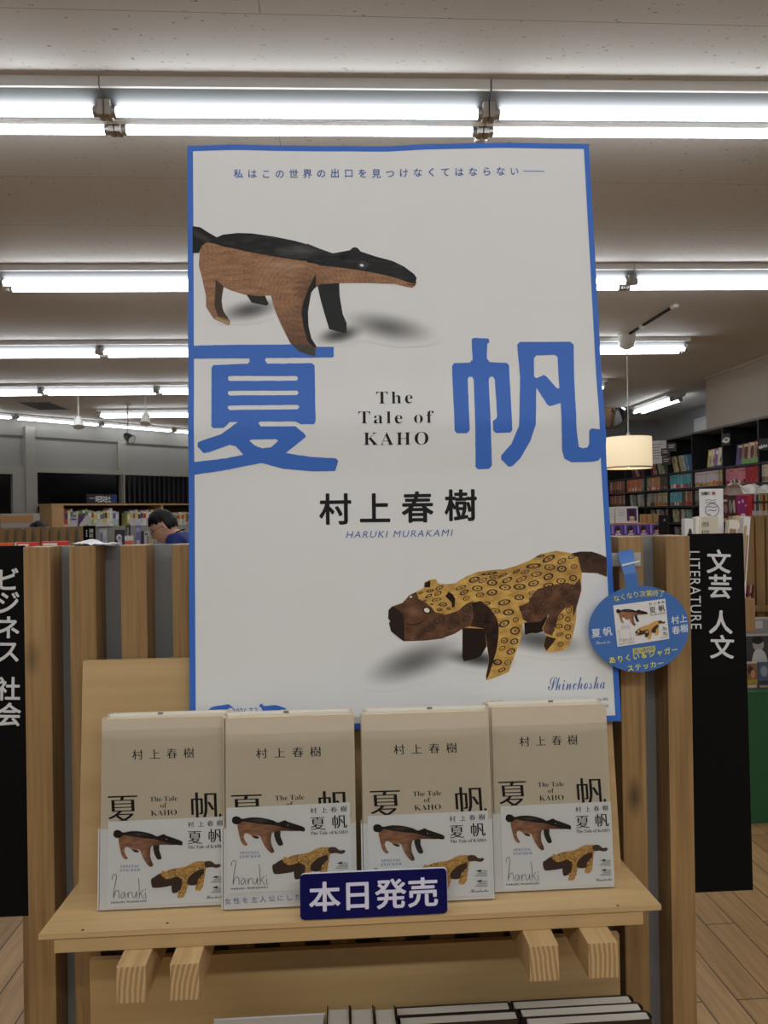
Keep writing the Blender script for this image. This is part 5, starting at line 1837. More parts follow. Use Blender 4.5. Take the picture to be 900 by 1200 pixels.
# face-out books in the third and fourth bays, top shelf
for k in range(5):
    y = DIV[3] + 0.085 + k * 0.085
    c = [(170, 176, 120), (226, 214, 190), (150, 110, 170), (214, 200, 150), (206, 190, 90)][k]
    o = cover_book('picture_book', '%s face-out book, %s from the near upright on the top shelf, third bay' % (cname(c), ORD[k]), 'book', (XB + 0.08 + 0.012 * k, y, ZS[0]), 0.12, 0.18, 0.012, c,
                   [(0.1, 0.1, 0.9, 0.3, (236, 226, 210)), ('e', 0.5, 0.6, 0.3, 0.25, (150, 80, 110)), ('e', 0.35, 0.55, 0.12, 0.15, (60, 50, 60)), (0, 0.88, 1, 1, (90, 70, 110))], 'face-out books on the top shelf', 0.14, R(-62))
for k in range(4):
    y = DIV[2] + 0.11 + k * 0.115
    c = [(176, 120, 90), (206, 160, 140), (160, 110, 80), (110, 90, 160)][k]
    o = cover_book('picture_book', '%s face-out book, %s from the near upright on the top shelf, second bay' % (cname(c), ORD[k]), 'book', (XB + 0.08 + 0.012 * k, y, ZS[0]), 0.125, 0.18, 0.012, c,
                   [(0, 0.72, 1, 1, (120, 170, 80) if k < 3 else (110, 80, 160)), ('e', 0.3, 0.45, 0.14, 0.3, (90, 50, 40)), ('e', 0.62, 0.5, 0.15, 0.3, (226, 196, 170)), (0.1, 0.05, 0.9, 0.15, (236, 220, 190)), ('e', 0.8, 0.3, 0.1, 0.16, (70, 50, 60))],
                   'face-out books on the top shelf', 0.12, R(-66))

# small dark signs clipped along the bookcase
for (px, py, w_, h_, label, kind_) in ((850.5, 515, 0.075, 0.10, 'black plate with a white eye shape, at the top of the second upright', 0), (894, 521, 0.075, 0.09, 'black plate with a white ragged shape, at the top of the nearest upright', 1)):
    p = PX(px, py, XB - 0.03)
    t = thing('shelf_sign', label, 'sign', p, None, (0, 0, R(-52)))
    WL[t] = Vector((0, 0, 0))
    MB().box((-w_ / 2, 0, -h_ / 2), (w_ / 2, 0.004, h_ / 2), bev=0.001).build('plate', mat('brown_black_plate', (38, 28, 26), 0.35), t)
    MB().box((-0.008, 0.004, -0.01), (0.008, 0.04, 0.01)).build('clip', M_STEEL, t)
    P = Print(lambda x, y, l: Vector((x * w_ / 2, -l, -y * h_ / 2))); P.lift = 0.0008
    if kind_ == 0:
        P.poly([smooth_poly([(-0.85, 0.3), (-0.5, -0.15), (0.0, -0.35), (0.6, -0.3), (0.9, -0.05), (0.7, 0.45), (0.1, 0.6), (-0.5, 0.5)], 3)], M_WHITE)
        P.ellipse(0.1, 0.1, 0.3, 0.1, M_BLACK)
        P.stroke([(-0.5, 0.1), (0.0, -0.1), (0.6, -0.1)], 0.07, M_BLACK)
    else:
        P.poly([[(-0.9, 0.6), (-0.8, 0.1), (-0.5, 0.35), (-0.3, -0.1), (0.0, 0.25), (0.3, -0.1), (0.5, 0.2), (0.9, -0.05), (0.9, 0.45), (0.2, 0.5), (-0.4, 0.7)]], M_WHITE)
    P.build('white_shape', t)
for (px, py, w_, h_, label) in ((769, 530, 0.2, 0.23, 'white notice sheet with grey lines on the bookcase top beside the lamp shade'), ):
    p = PX(px, py, XB - 0.095)
    t = thing('notice_sheet', label, 'notice', p, None, (0, 0, R(-40)))
    WL[t] = Vector((0, 0, 0))
    MB().box((-w_ / 2, 0, -h_ / 2), (w_ / 2, 0.003, h_ / 2)).build('sheet', cmat((206, 202, 200)), t)
    P = Print(lambda x, y, l: Vector((x * w_ / 2, -l, -y * h_ / 2))); P.lift = 0.0012
    for r_ in range(6): P.rect(-0.7, -0.7 + r_ * 0.24, 0.6 - 0.15 * (r_ % 3), -0.64 + r_ * 0.24, cmat((120, 110, 120)))
    P.build('printed_lines', t)
    MB().box((-0.01, 0.003, -0.02), (0.01, 0.1, 0.02)).build('clip', M_STEEL, t)
for (px, py, label) in ((780, 530, 'dark category card with white lines on the upright beside the notice sheet, topmost'), (787, 524, 'dark category card on the shelf front right after the notice sheet, wider one'), (781, 540, 'dark category card on the upright beside the notice sheet, lower one')):
    p = PX(px, py, XB - 0.045)
    t = thing('category_card', label.replace('right ', ''), 'sign', p, None, (0, 0, R(-45)))
    WL[t] = Vector((0, 0, 0))
    MB().box((-0.045, 0, -0.04), (0.045, 0.003, 0.04)).build('card', mat('brown_black_plate'), t)
    P = Print(lambda x, y, l: Vector((x, -l, -y))); P.lift = 0.0012
    P.rect(-0.03, -0.02, 0.03, -0.012, cmat((200, 190, 180))); P.rect(-0.03, 0.0, 0.02, 0.007, cmat((200, 190, 180)))
    P.build('printed_lines', t)
    MB().box((-0.005, 0.002, -0.01), (0.005, 0.055, 0.01)).build('clip', M_STEEL, t)

# --- display table with the white boxed set and the purple books
YD = 5.0
zt1, zt2 = PY(745, 613.5, YD).z, PY(745, 627, YD - 0.12).z
xa, xb = PY(690, 613, YD).x, PY(772, 613, YD).x
M_ORW = wood('orange_wood', (170, 112, 62), (214, 158, 104), axis='X', scale=0.5, knots=False, contrast=0.5)
t = thing('display_table', 'two-tier wooden display table with a thin orange top, beneath the pendant lamp', 'table', ((xa + xb) / 2, YD, 0))
MB().box((xa, YD - 0.02, zt1 - 0.014), (xb, YD + 0.3, zt1), bev=0.002).build('upper_top', M_ORW, t)
MB().box((xa, YD - 0.18, zt2 - 0.02), (xb + 0.03, YD + 0.3, zt2), bev=0.002).build('lower_top', M_ORW, t)
for x in (xa + 0.01, xb - 0.03):
    MB().box((x, YD + 0.02, zt2), (x + 0.02, YD + 0.28, zt1 - 0.014)).build('riser', M_ORW, t)
for x in (xa + 0.01, xb - 0.03):
    for y in (YD - 0.16, YD + 0.25):
        MB().box((x, y, 0), (x + 0.04, y + 0.04, zt2 - 0.02), bev=0.002).build('leg', M_ORW, t)
q0, q1 = PY(723, 612, YD), PY(749.5, 612, YD)
hb = (zt1 - PY(736, 594, YD).z) * -1
cover_book('boxed_set', 'white boxed book with dark picture standing on the table under the pendant lamp', 'book', ((q0.x + q1.x) / 2, YD + 0.02, zt1), q1.x - q0.x, hb, 0.05, (226, 224, 220),
           [(0.5, 0.12, 0.93, 0.88, (70, 44, 110)), ('e', 0.72, 0.42, 0.12, 0.22, (60, 26, 28)), ('e', 0.72, 0.68, 0.12, 0.1, (232, 190, 180)), (0.6, 0.78, 0.85, 0.88, (214, 170, 90)), (0.12, 0.25, 0.4, 0.27, (150, 148, 150)), (0.12, 0.35, 0.42, 0.37, (150, 148, 150)), (0.12, 0.45, 0.38, 0.47, (150, 148, 150)), (0.12, 0.55, 0.4, 0.57, (150, 148, 150))], None, 0.05)
q2 = PY(714, 612, YD)
cover_book('boxed_set', 'plain white boxed book half hidden by the poster edge, on the table', 'book', ((q2.x + q0.x) / 2 - 0.006, YD + 0.03, zt1), q0.x - q2.x, hb * 0.98, 0.05, (222, 222, 214), [(0.2, 0.45, 0.8, 0.47, (170, 168, 165)), (0.2, 0.6, 0.7, 0.62, (170, 168, 165))], None, 0.05)
for k in range(4):
    x0, x1 = PY(717 + 15.0 * k, 627, YD - 0.12).x, PY(717 + 15.0 * k + 13.6, 627, YD - 0.12).x
    hz = PY(745, 615, YD - 0.12).z - zt2
    cover_book('novel', 'purple-covered book facing out on the table front, %s from the poster edge' % ORD[k], 'book', ((x0 + x1) / 2, YD - 0.12, zt2), x1 - x0, hz, 0.025, (104, 74, 176),
               [('e', 0.52, 0.5, 0.26, 0.4, (46, 28, 40)), ('e', 0.55, 0.62, 0.17, 0.2, (226, 180, 170)), ('e', 0.5, 0.4, 0.2, 0.2, (50, 30, 36)), (0.3, 0.86, 0.8, 1.0, (226, 220, 226)), (0.04, 0.05, 0.12, 0.9, (190, 176, 226))], 'purple books on the table front', 0.04)
for k in range(3):
    x0, x1 = PY(752 + 7 * k, 613, YD + 0.05).x, PY(758.2 + 7 * k, 613, YD + 0.05).x
    cover_book('novel', 'tan paper-covered book behind the purple ones, %s from the boxed set' % ORD[k], 'book', ((x0 + x1) / 2, YD + 0.06, zt1), x1 - x0, PY(752, 603, YD).z - zt1, 0.02, (176, 142, 96), [(0.0, 0.0, 0.14, 1, (150, 116, 74))], 'tan books on the table', 0.05)
p = PY(775.5, 626.5, YD - 0.12)
cover_book('table_sign', 'small black sign with white characters at the end of the display table', 'sign', (p.x, YD - 0.15, zt2), 0.06, PY(775, 603.5, YD).z - zt2, 0.006, (20, 20, 22), [('c', '文', 0.62, 0.26, 0.3, 0.14, (224, 224, 224))], None, 0.02)

# --- rack on the far side of the partition, behind the literature sign
YR = 1.15
M_RACK = wood('rack_timber', (120, 90, 56), (176, 140, 96), knots=False)


def rack(label, x0, x1, y0, y1, z, lx0, lx1):
    t = thing('magazine_rack', label, 'rack', ((x0 + x1) / 2, y0, 0))
    MB().box((x0, y0, z - 0.02), (x1, y1, z), bev=0.002).build('ledge', M_RACK, t)
    MB().box((x0, y0 - 0.014, z - 0.02), (x1, y0, z + 0.03), bev=0.002).build('front_lip', M_RACK, t)
    for x in (lx0, lx1):
        for y in (y0, y1 - 0.03):
            MB().box((x, y, 0), (x + 0.03, y + 0.03, z - 0.02)).build('leg', M_RACK, t)
    return t


zr = 1.285
rx0, rx1 = PY(700, 640, YR).x, PY(866, 640, YR).x
rack('timber rack behind the literature sign, holding magazines', rx0, rx1, YR - 0.03, YR + 0.3, zr, PY(700, 900, YR).x, PY(768, 900, YR).x)


def rack_book(label, pxl, pxr, pyt, Y, rgb, shapes, lean, roll=0.0, name='magazine', d=0.012):
    a_, b2 = PY(pxl, 626, Y), PY(pxr, 626, Y)
    top = PY((pxl + pxr) / 2, pyt, Y).z
    o = cover_book(name, label, 'magazine', ((a_.x + b2.x) / 2, Y, zr), b2.x - a_.x, (top - zr) / math.cos(lean), d, rgb, shapes, None, lean)
    o.rotation_euler.y = roll
    return o


rack_book('white magazine with a woman\'s portrait at the end of the rack behind the literature sign', 802, 812, 609, YR + 0.0, (226, 224, 220), [('e', 0.6, 0.28, 0.22, 0.13, (206, 160, 140)), ('e', 0.6, 0.18, 0.24, 0.08, (60, 44, 40)), (0.1, 0.5, 0.9, 0.55, (180, 150, 140))], 0.05, 0.03)
rack_book('slim white booklet beside the portrait magazine in the rack', 812.5, 816, 607, YR + 0.01, (236, 232, 220), [], 0.04, 0.05)
rack_book('second cream booklet from the portrait magazine in the rack', 817, 820.5, 606, YR + 0.02, (226, 216, 190), [], 0.04, 0.04)
rack_book('beige book with three black headline lines, middle of the rack behind the sign', 819, 845, 606.5, YR + 0.045, (206, 198, 176), [('c', '女性自', 0.25, 0.08, 0.13, 0.055, (40, 38, 36)), ('c', '身文芸', 0.25, 0.17, 0.13, 0.055, (40, 38, 36)), (0.2, 0.26, 0.8, 0.28, (120, 112, 100)), (0.2, 0.33, 0.7, 0.35, (120, 112, 100)), ('e', 0.3, 0.6, 0.16, 0.08, (90, 84, 76))], 0.06)
rack_book('cream patterned booklet wrapped in film, beside the beige headline book', 845, 856, 610, YR + 0.05, (222, 212, 196), [(0.1, 0.1, 0.8, 0.16, (150, 120, 90)), (0.2, 0.25, 0.9, 0.3, (190, 150, 110)), ('e', 0.5, 0.6, 0.3, 0.2, (180, 150, 120))], 0.08, 0.14)
rack_book('tan booklet wrapped in film, leaning, second from the end of the rack', 855, 865, 605.5, YR + 0.08, (196, 172, 140), [(0.1, 0.08, 0.9, 0.14, (236, 230, 220)), (0.3, 0.3, 0.8, 0.34, (120, 90, 60))], 0.08, 0.12)
rack_book('white film-wrapped booklet leaning at the very end of the rack', 863, 871, 606, YR + 0.05, (222, 216, 210), [(0.1, 0.1, 0.5, 0.6, (176, 150, 120)), (0.55, 0.2, 0.8, 0.7, (150, 120, 96))], 0.06, 0.12)
# handwritten notice in front of the bookcase, held up from the rack
Yn = YR + 0.1
na, nb_ = PY(819.5, 573, Yn), PY(848, 612, Yn)
t = thing('handwritten_notice', 'white handwritten notice with a drawn circle, standing up from the rack', 'notice', ((na.x + nb_.x) / 2, Yn, zr))
MB().box((na.x, Yn, nb_.z - 0.03), (nb_.x, Yn + 0.002, na.z), bev=0.0006).build('card', cmat((226, 224, 224)), t)
MB().box(((na.x + nb_.x) / 2 - 0.004, Yn + 0.002, zr), ((na.x + nb_.x) / 2 + 0.004, Yn + 0.006, na.z - 0.02)).build('stick', M_STEEL, t)
MB().box(((na.x + nb_.x) / 2 - 0.03, Yn - 0.006, zr + 0.0004), ((na.x + nb_.x) / 2 + 0.02, Yn + 0.03, zr + 0.006)).build('foot', M_STEEL, t)
P = Print(lambda x, y, l: PY(x, y, Yn) + Vector((0, -l, 0))); P.lift = 0.0008
P.line('文庫の', (823, 578.5), (830, 578), 4.4, M_INK, 'semi'); P.line('棚', (836, 578), (836, 578), 4.4, mat('red_pen', (170, 60, 50), 0.5), 'semi')
P.ellipse(834.5, 597.5, 8.2, 8.0, M_INK, 0.1, 0.93, 24)
for y in (586, 589): P.stroke([(826, y + 0.5), (830, y - 0.4), (834, y + 0.3), (839, y - 0.5)], 0.5, M_INK, 3)
for y in (594, 598): P.stroke([(829, y + 0.6), (832, y - 0.5), (835, y + 0.4), (840, y - 0.4)], 0.6, M_INK, 3)
P.stroke([(829, 603.5), (831, 602.5), (833, 603.5)], 0.5, M_INK, 3)
P.build('handwriting', t)

# --- second slatted partition beyond the sign, with magazines on top and a green bench before it
Y3 = 3.7
z3 = PY(886, 604.5, Y3).z
xs = [PY(x, 640, Y3).x for x in (861, 873.5, 886)]
pt_ = xs[2] - xs[1]
xs += [xs[2] + pt_ * k for k in range(1, 9)]
partition('slatted_partition', 'slatted timber partition beyond the literature sign, behind the green bench', xs, Y3, z3, 0.046, 0.05, True, M_POST2, M_RACK)
MB_ = MB().box((xs[0], Y3 + 0.07, z3 - 0.03), (xs[-1] + 0.04, Y3 + 0.45, z3 - 0.012))
t = thing('magazine_table', 'narrow ledge behind the far slatted partition, carrying upright magazines', 'table', (xs[0], Y3 + 0.07, 0))
MB_.build('top', M_RACK, t)
for x in (xs[0] + 0.02, xs[-1] - 0.04):
    for y in (Y3 + 0.08, Y3 + 0.4):
        MB().box((x, y, 0), (x + 0.04, y + 0.04, z3 - 0.03)).build('leg', M_RACK, t)
zc = z3 - 0.012
for k, (xl_, xr_, yt, rgb, sh_, lab) in enumerate((
        (847, 855, 580, (86, 40, 46), [(0.2, 0.2, 0.8, 0.3, (190, 180, 176)), ('e', 0.5, 0.6, 0.25, 0.2, (150, 120, 110))], 'dark red magazine behind the far slatted partition, nearest the notice'),
        (855, 866, 580.5, (70, 50, 48), [('e', 0.3, 0.5, 0.2, 0.3, (150, 146, 140)), ('e', 0.7, 0.5, 0.15, 0.3, (190, 186, 180)), (0.8, 0.1, 0.98, 0.9, (130, 30, 44))], 'dark brown magazine with grey figures behind the far slatted partition'),
        (866, 881, 581, (160, 60, 130), [('e', 0.3, 0.3, 0.08, 0.06, (240, 220, 236)), ('e', 0.6, 0.25, 0.07, 0.08, (240, 220, 236)), ('e', 0.8, 0.45, 0.06, 0.05, (240, 220, 236)), ('e', 0.55, 0.9, 0.2, 0.1, (236, 220, 226))], 'magenta magazine with white flecks on the ledge behind the far slatted partition'))):
    a_, b2 = PY(xl_, 600, Y3 + 0.16), PY(xr_, 600, Y3 + 0.16)
    cover_book('magazine', lab, 'magazine', ((a_.x + b2.x) / 2, Y3 + 0.16 + 0.014 * k, zc), b2.x - a_.x, PY(xl_, yt, Y3 + 0.16).z - zc, 0.008, rgb, sh_, None, 0.1)
for k, c in enumerate(((206, 60, 60), (226, 200, 180), (70, 110, 170), (226, 214, 130), (190, 190, 120), (190, 50, 60), (226, 200, 120), (110, 170, 140), (60, 150, 140), (200, 196, 180))):
    a_, b2 = PY(881.5 + 2.6 * k, 600, Y3 + 0.14), PY(883.8 + 2.6 * k, 600, Y3 + 0.14)
    block_book('magazine', '%s magazine spine, %s after the magenta magazine on the far ledge' % (cname(c), ORD[k]), 'magazine', (a_.x, Y3 + 0.14, zc), (b2.x, Y3 + 0.34, PY(885, 579 + (k % 3) * 0.6, Y3 + 0.14).z), c, 1, 'magazine spines on the far ledge', [(0.1, 0.3, (226, 220, 210)), (0.6, 0.7, (60, 50, 60))])
# stack of white sheets and a film bag lying on the spines
a_, b2 = PY(872, 579, Y3 + 0.12), PY(908, 561, Y3 + 0.12)
t = thing('plastic_bag', 'crumpled clear plastic bag lying on top of the upright magazines', 'bag', ((a_.x + b2.x) / 2, Y3 + 0.2, a_.z))
bg = MB()
n, m_ = 26, 12
vs = []
for j in range(m_ + 1):
    for i in range(n + 1):
        s_, q_ = i / n, j / m_
        x = a_.x + (b2.x - a_.x + 0.05) * s_
        hgt = (b2.z - a_.z) * (0.95 - 0.25 * s_) * math.sin(math.pi * min(1, q_ * 1.0)) ** 0.5
        vs.append((x + 0.01 * noise.noise(Vector((s_ * 6, q_ * 5, 2))), Y3 + 0.12 + 0.24 * q_ + 0.014 * noise.noise(Vector((s_ * 7, q_ * 6, 7))), a_.z + 0.002 + max(0, hgt * (0.75 + 0.4 * noise.noise(Vector((s_ * 5, q_ * 4, 9)))))))
bg.add(vs, [(j * (n + 1) + i, j * (n + 1) + i + 1, (j + 1) * (n + 1) + i + 1, (j + 1) * (n + 1) + i) for j in range(m_) for i in range(n)], 0, None, True)
bagm = mat('clear_film', (236, 234, 230), 0.12, coat=0.5)
bagm.node_tree.nodes['Principled BSDF'].inputs['Alpha'].default_value = 0.68
bg.build('film', bagm, t)

# green bench with photographic magazines
YG = 3.42
g0 = PY(872, 810, YG); zg = PY(888, 810.5, YG).z
t = thing('bench', 'plain green box bench on the plank floor beyond the literature sign', 'bench', (g0.x, YG, 0))
MB().box((g0.x, YG, 0), (g0.x + 1.1, YG + 0.27, zg - 0.008), bev=0.004).build('body', mat('green_board', (48, 104, 66), 0.55, var=0.05, vscale=8), t)
MB().box((g0.x - 0.004, YG - 0.004, zg - 0.008), (g0.x + 1.104, YG + 0.27, zg), bev=0.003).build('top', mat('green_board'), t)
def bench_mag(label, xl_, xr_, yt, yb, Y, rgb, sh_, z=None):
    a_, b2 = PY(xl_, yb, Y), PY(xr_, yb, Y)
    zb_ = zg if z is None else z
    cover_book('magazine', label, 'magazine', ((a_.x + b2.x) / 2, Y, zb_), b2.x - a_.x, PY((xl_ + xr_) / 2, yt, Y).z - zb_, 0.006, rgb, sh_, None, 0.03)
bench_mag('colour-picture magazine with a brown figure, standing on the green bench by the sign', 875, 888, 776, 810, YG + 0.05, (150, 110, 80), [('e', 0.4, 0.3, 0.25, 0.16, (60, 50, 46)), ('e', 0.6, 0.45, 0.2, 0.15, (206, 150, 110)), (0, 0.65, 1, 0.82, (180, 160, 60)), (0.1, 0.85, 0.9, 0.95, (214, 206, 180)), (0, 0, 1, 0.06, (214, 206, 196))])
bench_mag('blue-grey picture magazine standing on the green bench, second from the sign', 889, 903, 776, 810, YG + 0.05, (84, 100, 124), [('e', 0.5, 0.35, 0.3, 0.2, (150, 160, 170)), (0, 0.7, 1, 0.85, (60, 60, 80)), (0.1, 0.88, 0.9, 0.96, (190, 170, 90))])
bench_mag('large black-and-white photo magazine standing behind the small ones on the green bench', 873, 906, 724, 805, YG + 0.1, (196, 196, 196), [(0.04, 0.03, 0.96, 0.24, (150, 150, 150)), (0.1, 0.06, 0.3, 0.18, (90, 90, 90)), (0.4, 0.05, 0.7, 0.16, (206, 206, 206)), (0.04, 0.27, 0.96, 0.7, (70, 70, 70)), ('e', 0.52, 0.4, 0.2, 0.09, (176, 176, 176)), ('p', [(0.3, 0.68), (0.36, 0.5), (0.55, 0.46), (0.75, 0.52), (0.8, 0.68)], (214, 214, 214)), ('e', 0.5, 0.33, 0.2, 0.06, (34, 34, 34))])
# thin books in a pocket on the far partition
pz = PY(877, 712, Y3).z
t = thing('book_pocket', 'small timber ledge fixed on the far slatted partition, holding thin books', 'shelf', (xs[1], Y3, pz))
MB().box((xs[0], Y3 - 0.06, pz - 0.012), (xs[3] + 0.04, Y3, pz), bev=0.001).box((xs[0], Y3 - 0.066, pz - 0.012), (xs[3] + 0.04, Y3 - 0.06, pz + 0.018)).build('ledge', M_RACK, t)
for k, c in enumerate(((206, 190, 180), (176, 60, 56), (214, 206, 196), (150, 60, 60))):
    a_ = PY(870.5 + 2.9 * k, 711, Y3 - 0.05)
    block_book('booklet', '%s thin booklet in the ledge on the far partition, %s along' % (cname(c), ORD[k]), 'book', (a_.x, Y3 - 0.05, pz), (a_.x + 0.010, Y3 - 0.004, pz + 0.118), c, 1, 'thin booklets on the far partition', [(0.15, 0.3, (226, 220, 210)), (0.55, 0.65, (110, 50, 50))], 0.12, 1)

# --- left: red-headed magazines behind the partition
YM = 1.45
zm = 1.25
mx0, mx1 = PY(-40, 640, YM).x, PY(78, 640, YM).x
rack('timber rack behind the business sign, holding red-headed magazines', mx0, mx1, YM - 0.03, YM + 0.2, zm, PY(32, 900, YM).x, PY(100, 900, YM).x)
for k, (xl_, xr_, yt, rgb, sh_, lab) in enumerate((
        (-22, 13, 637.2, (226, 110, 40), [(0, 0, 1, 0.12, (226, 92, 36)), (0.6, 0.13, 0.98, 0.4, (110, 150, 110)), ('c', '旅', 0.8, 0.17, 0.25, 0.09, (236, 236, 230))], 'magazine with an orange heading, cut by the picture edge, behind the business sign'),
        (13, 41, 636.4, (216, 56, 48), [(0, 0.0, 0.08, 0.5, (226, 214, 206)), (0.15, 0.02, 0.6, 0.05, (236, 220, 210)), (0.1, 0.08, 0.55, 0.3, (120, 130, 160)), (0.56, 0.07, 0.9, 0.3, (34, 46, 96)), ('c', '法', 0.76, 0.145, 0.24, 0.1, (226, 226, 230))], 'red-headed magazine with a navy box, middle of the three behind the business sign'),
        (42, 74, 635.6, (214, 52, 46), [(0.06, 0.02, 0.6, 0.05, (236, 220, 210)), (0.04, 0.08, 0.45, 0.3, (110, 96, 80)), (0.5, 0.07, 0.88, 0.3, (30, 30, 36)), ('c', '経', 0.7, 0.145, 0.26, 0.1, (226, 226, 226))], 'red-headed magazine with a black box, nearest the timber post'))):
    a_, b2 = PY(xl_, 645, YM), PY(xr_, 645, YM)
    cover_book('magazine', lab, 'magazine', ((a_.x + b2.x) / 2, YM + 0.01 * k, zm), b2.x - a_.x, PY((xl_ + xr_) / 2, yt, YM).z - zm, 0.006, rgb, sh_, None, 0.04)

# creased white sheet lying on the partition
zp = PZT
ca_, cb_ = PY(81, 644, 0.985), PY(132, 646.5, 0.985)
t = thing('paper_sheet', 'creased white sheet lying on top of the partition near the business sign', 'paper', ((ca_.x + cb_.x) / 2, 0.985, zp))
ps_ = MB(); n, m_ = 24, 8; vs = []
for j in range(m_ + 1):
    for i in range(n + 1):
        s_, q_ = i / n, j / m_
        x = ca_.x + (cb_.x - ca_.x) * s_ + 0.006 * q_
        tp = max(0.0, 1 - abs(s_ - 0.28) / 0.3)
        vs.append((x, 0.967 + 0.045 * q_ * (1 - 0.6 * max(0, s_ - 0.5)), zp + 0.0006 + 0.0055 * tp * (0.3 + 0.7 * q_) + 0.0016 * (1 + noise.noise(Vector((s_ * 9, q_ * 4, 5)))) - 0.0 * s_))
ps_.add(vs, [(j * (n + 1) + i, j * (n + 1) + i + 1, (j + 1) * (n + 1) + i + 1, (j + 1) * (n + 1) + i) for j in range(m_) for i in range(n)], 0, None, True)
ps_.build('sheet', M_PAPER, t)

# --- left: far slatted partition with its sign, grey counter, bookcase under the windows
Y2 = 5.4
z2 = PY(50, 617.6, Y2).z
x_r = PY(97.5, 630, Y2).x
pt2 = 0.0585
xs2 = [x_r - 0.031 - pt2 * k for k in range(0, 17)][::-1]
partition('slatted_partition', 'far slatted partition in pale timber, below the dark windows', xs2, Y2, z2, 0.031, 0.04, True, M_POST2, mat('pale_grey_panel', (150, 148, 142), 0.6))
sg0, sg1 = PY(98.4, 617.4, Y2 - 0.01), PY(111.6, 643, Y2 - 0.01)
t = thing('aisle_sign', 'small far black sign with white characters, at the end of the far slatted partition', 'sign', (sg0.x, Y2, sg1.z - 0.35))
MB().box((x_r + 0.001, Y2 - 0.004, sg1.z - 0.5), (sg1.x, Y2 + 0.004, z2 + 0.004), bev=0.001).build('board', M_BLACK, t)
P = Print(lambda x, y, l: PY(x, y, Y2 - 0.004) + Vector((0, -l, 0))); P.lift = 0.002
for ch, y in (('雑', 622), ('誌', 627.5), ('コ', 634), ('ミ', 639)): P.char(ch, 107, y, 5.2, SW, 'semi')
for y in (621, 624, 627, 633, 636, 639): P.rect(101, y, 102.2, y + 2, SW)
P.build('lettering', t)
for (c4, rgb, lab) in (([(81.5, 607.5), (91.5, 607), (90.5, 618), (80.5, 618)], (216, 212, 220), 'pale leaflet with a lilac heading standing on the far partition'), ([(91.5, 606), (99, 604.6), (95.5, 617.6), (90.8, 618)], (92, 62, 120), 'purple leaflet between two pale ones on the far partition'),
                       ([(101.5, 604.3), (110, 608), (98.5, 617.6), (92.5, 616.5)], (222, 218, 220), 'pale leaflet tilted on its corner on the far partition')):
    t = thing('leaflet', lab, 'leaflet', PY(c4[3][0], c4[3][1], Y2 + 0.02))
    base_y = Y2 + 0.02 + 0.006 * ('purple' in lab)
    q8 = [PY(x, y, base_y) for x, y in (c4[3], c4[2])] + [PY(x, y, base_y) + Vector((0, 0.0016, 0)) for x, y in (c4[2], c4[3])] + [PY(x, y, base_y) for x, y in (c4[0], c4[1])] + [PY(x, y, base_y) + Vector((0, 0.0016, 0)) for x, y in (c4[1], c4[0])]
    dz_ = z2 - min(p_.z for p_ in q8)
    MB().hexa([p_ + Vector((0, 0, dz_ + 0.0003)) for p_ in q8]).build('card', cmat(rgb), t)
    if 'heading' in lab:
        P = Print(lambda x, y, l: PY(x, y, base_y) + Vector((0, -0.0008 - l, dz_)))
        P.rect(83, 608.6, 90, 610.6, cmat((110, 90, 150))); P.build('heading', t)

YC = 6.5
zc0 = PY(165, 617.5, YC).z
cx0, cx1 = PY(110, 630, YC).x, PY(262, 630, YC).x
t = thing('grey_screen', 'low pale grey screen behind the browsing person', 'screen', ((cx0 + cx1) / 2, YC, 0))
MB().box((cx0, YC, 0), (cx1, YC + 0.03, zc0), bev=0.003).build('board', mat('pale_grey_panel'), t)
MB().box((cx0, YC - 0.004, zc0), (cx1, YC + 0.034, zc0 + 0.012), bev=0.002).build('cap', M_SASH, t)
for x in (cx0 + 0.05, cx1 - 0.1):
    MB().box((x, YC - 0.15, 0), (x + 0.05, YC + 0.18, 0.03)).build('foot', M_STEEL, t)
YK = 6.1
zk = PY(150, 641.5, YK).z
kx0, kx1 = PY(114, 641, YK).x, PY(184, 641, YK).x
t = thing('reading_counter', 'pale counter in front of the grey screen, with magazines standing on it', 'counter', ((kx0 + kx1) / 2, YK, 0))
MB().box((kx0, YK - 0.02, zk - 0.025), (kx1, YK + 0.34, zk), bev=0.003).build('top', M_SHELF, t)
MB().box((kx0 + 0.02, YK, 0.0), (kx1 - 0.02, YK + 0.32, zk - 0.025)).build('body', M_RACK, t)
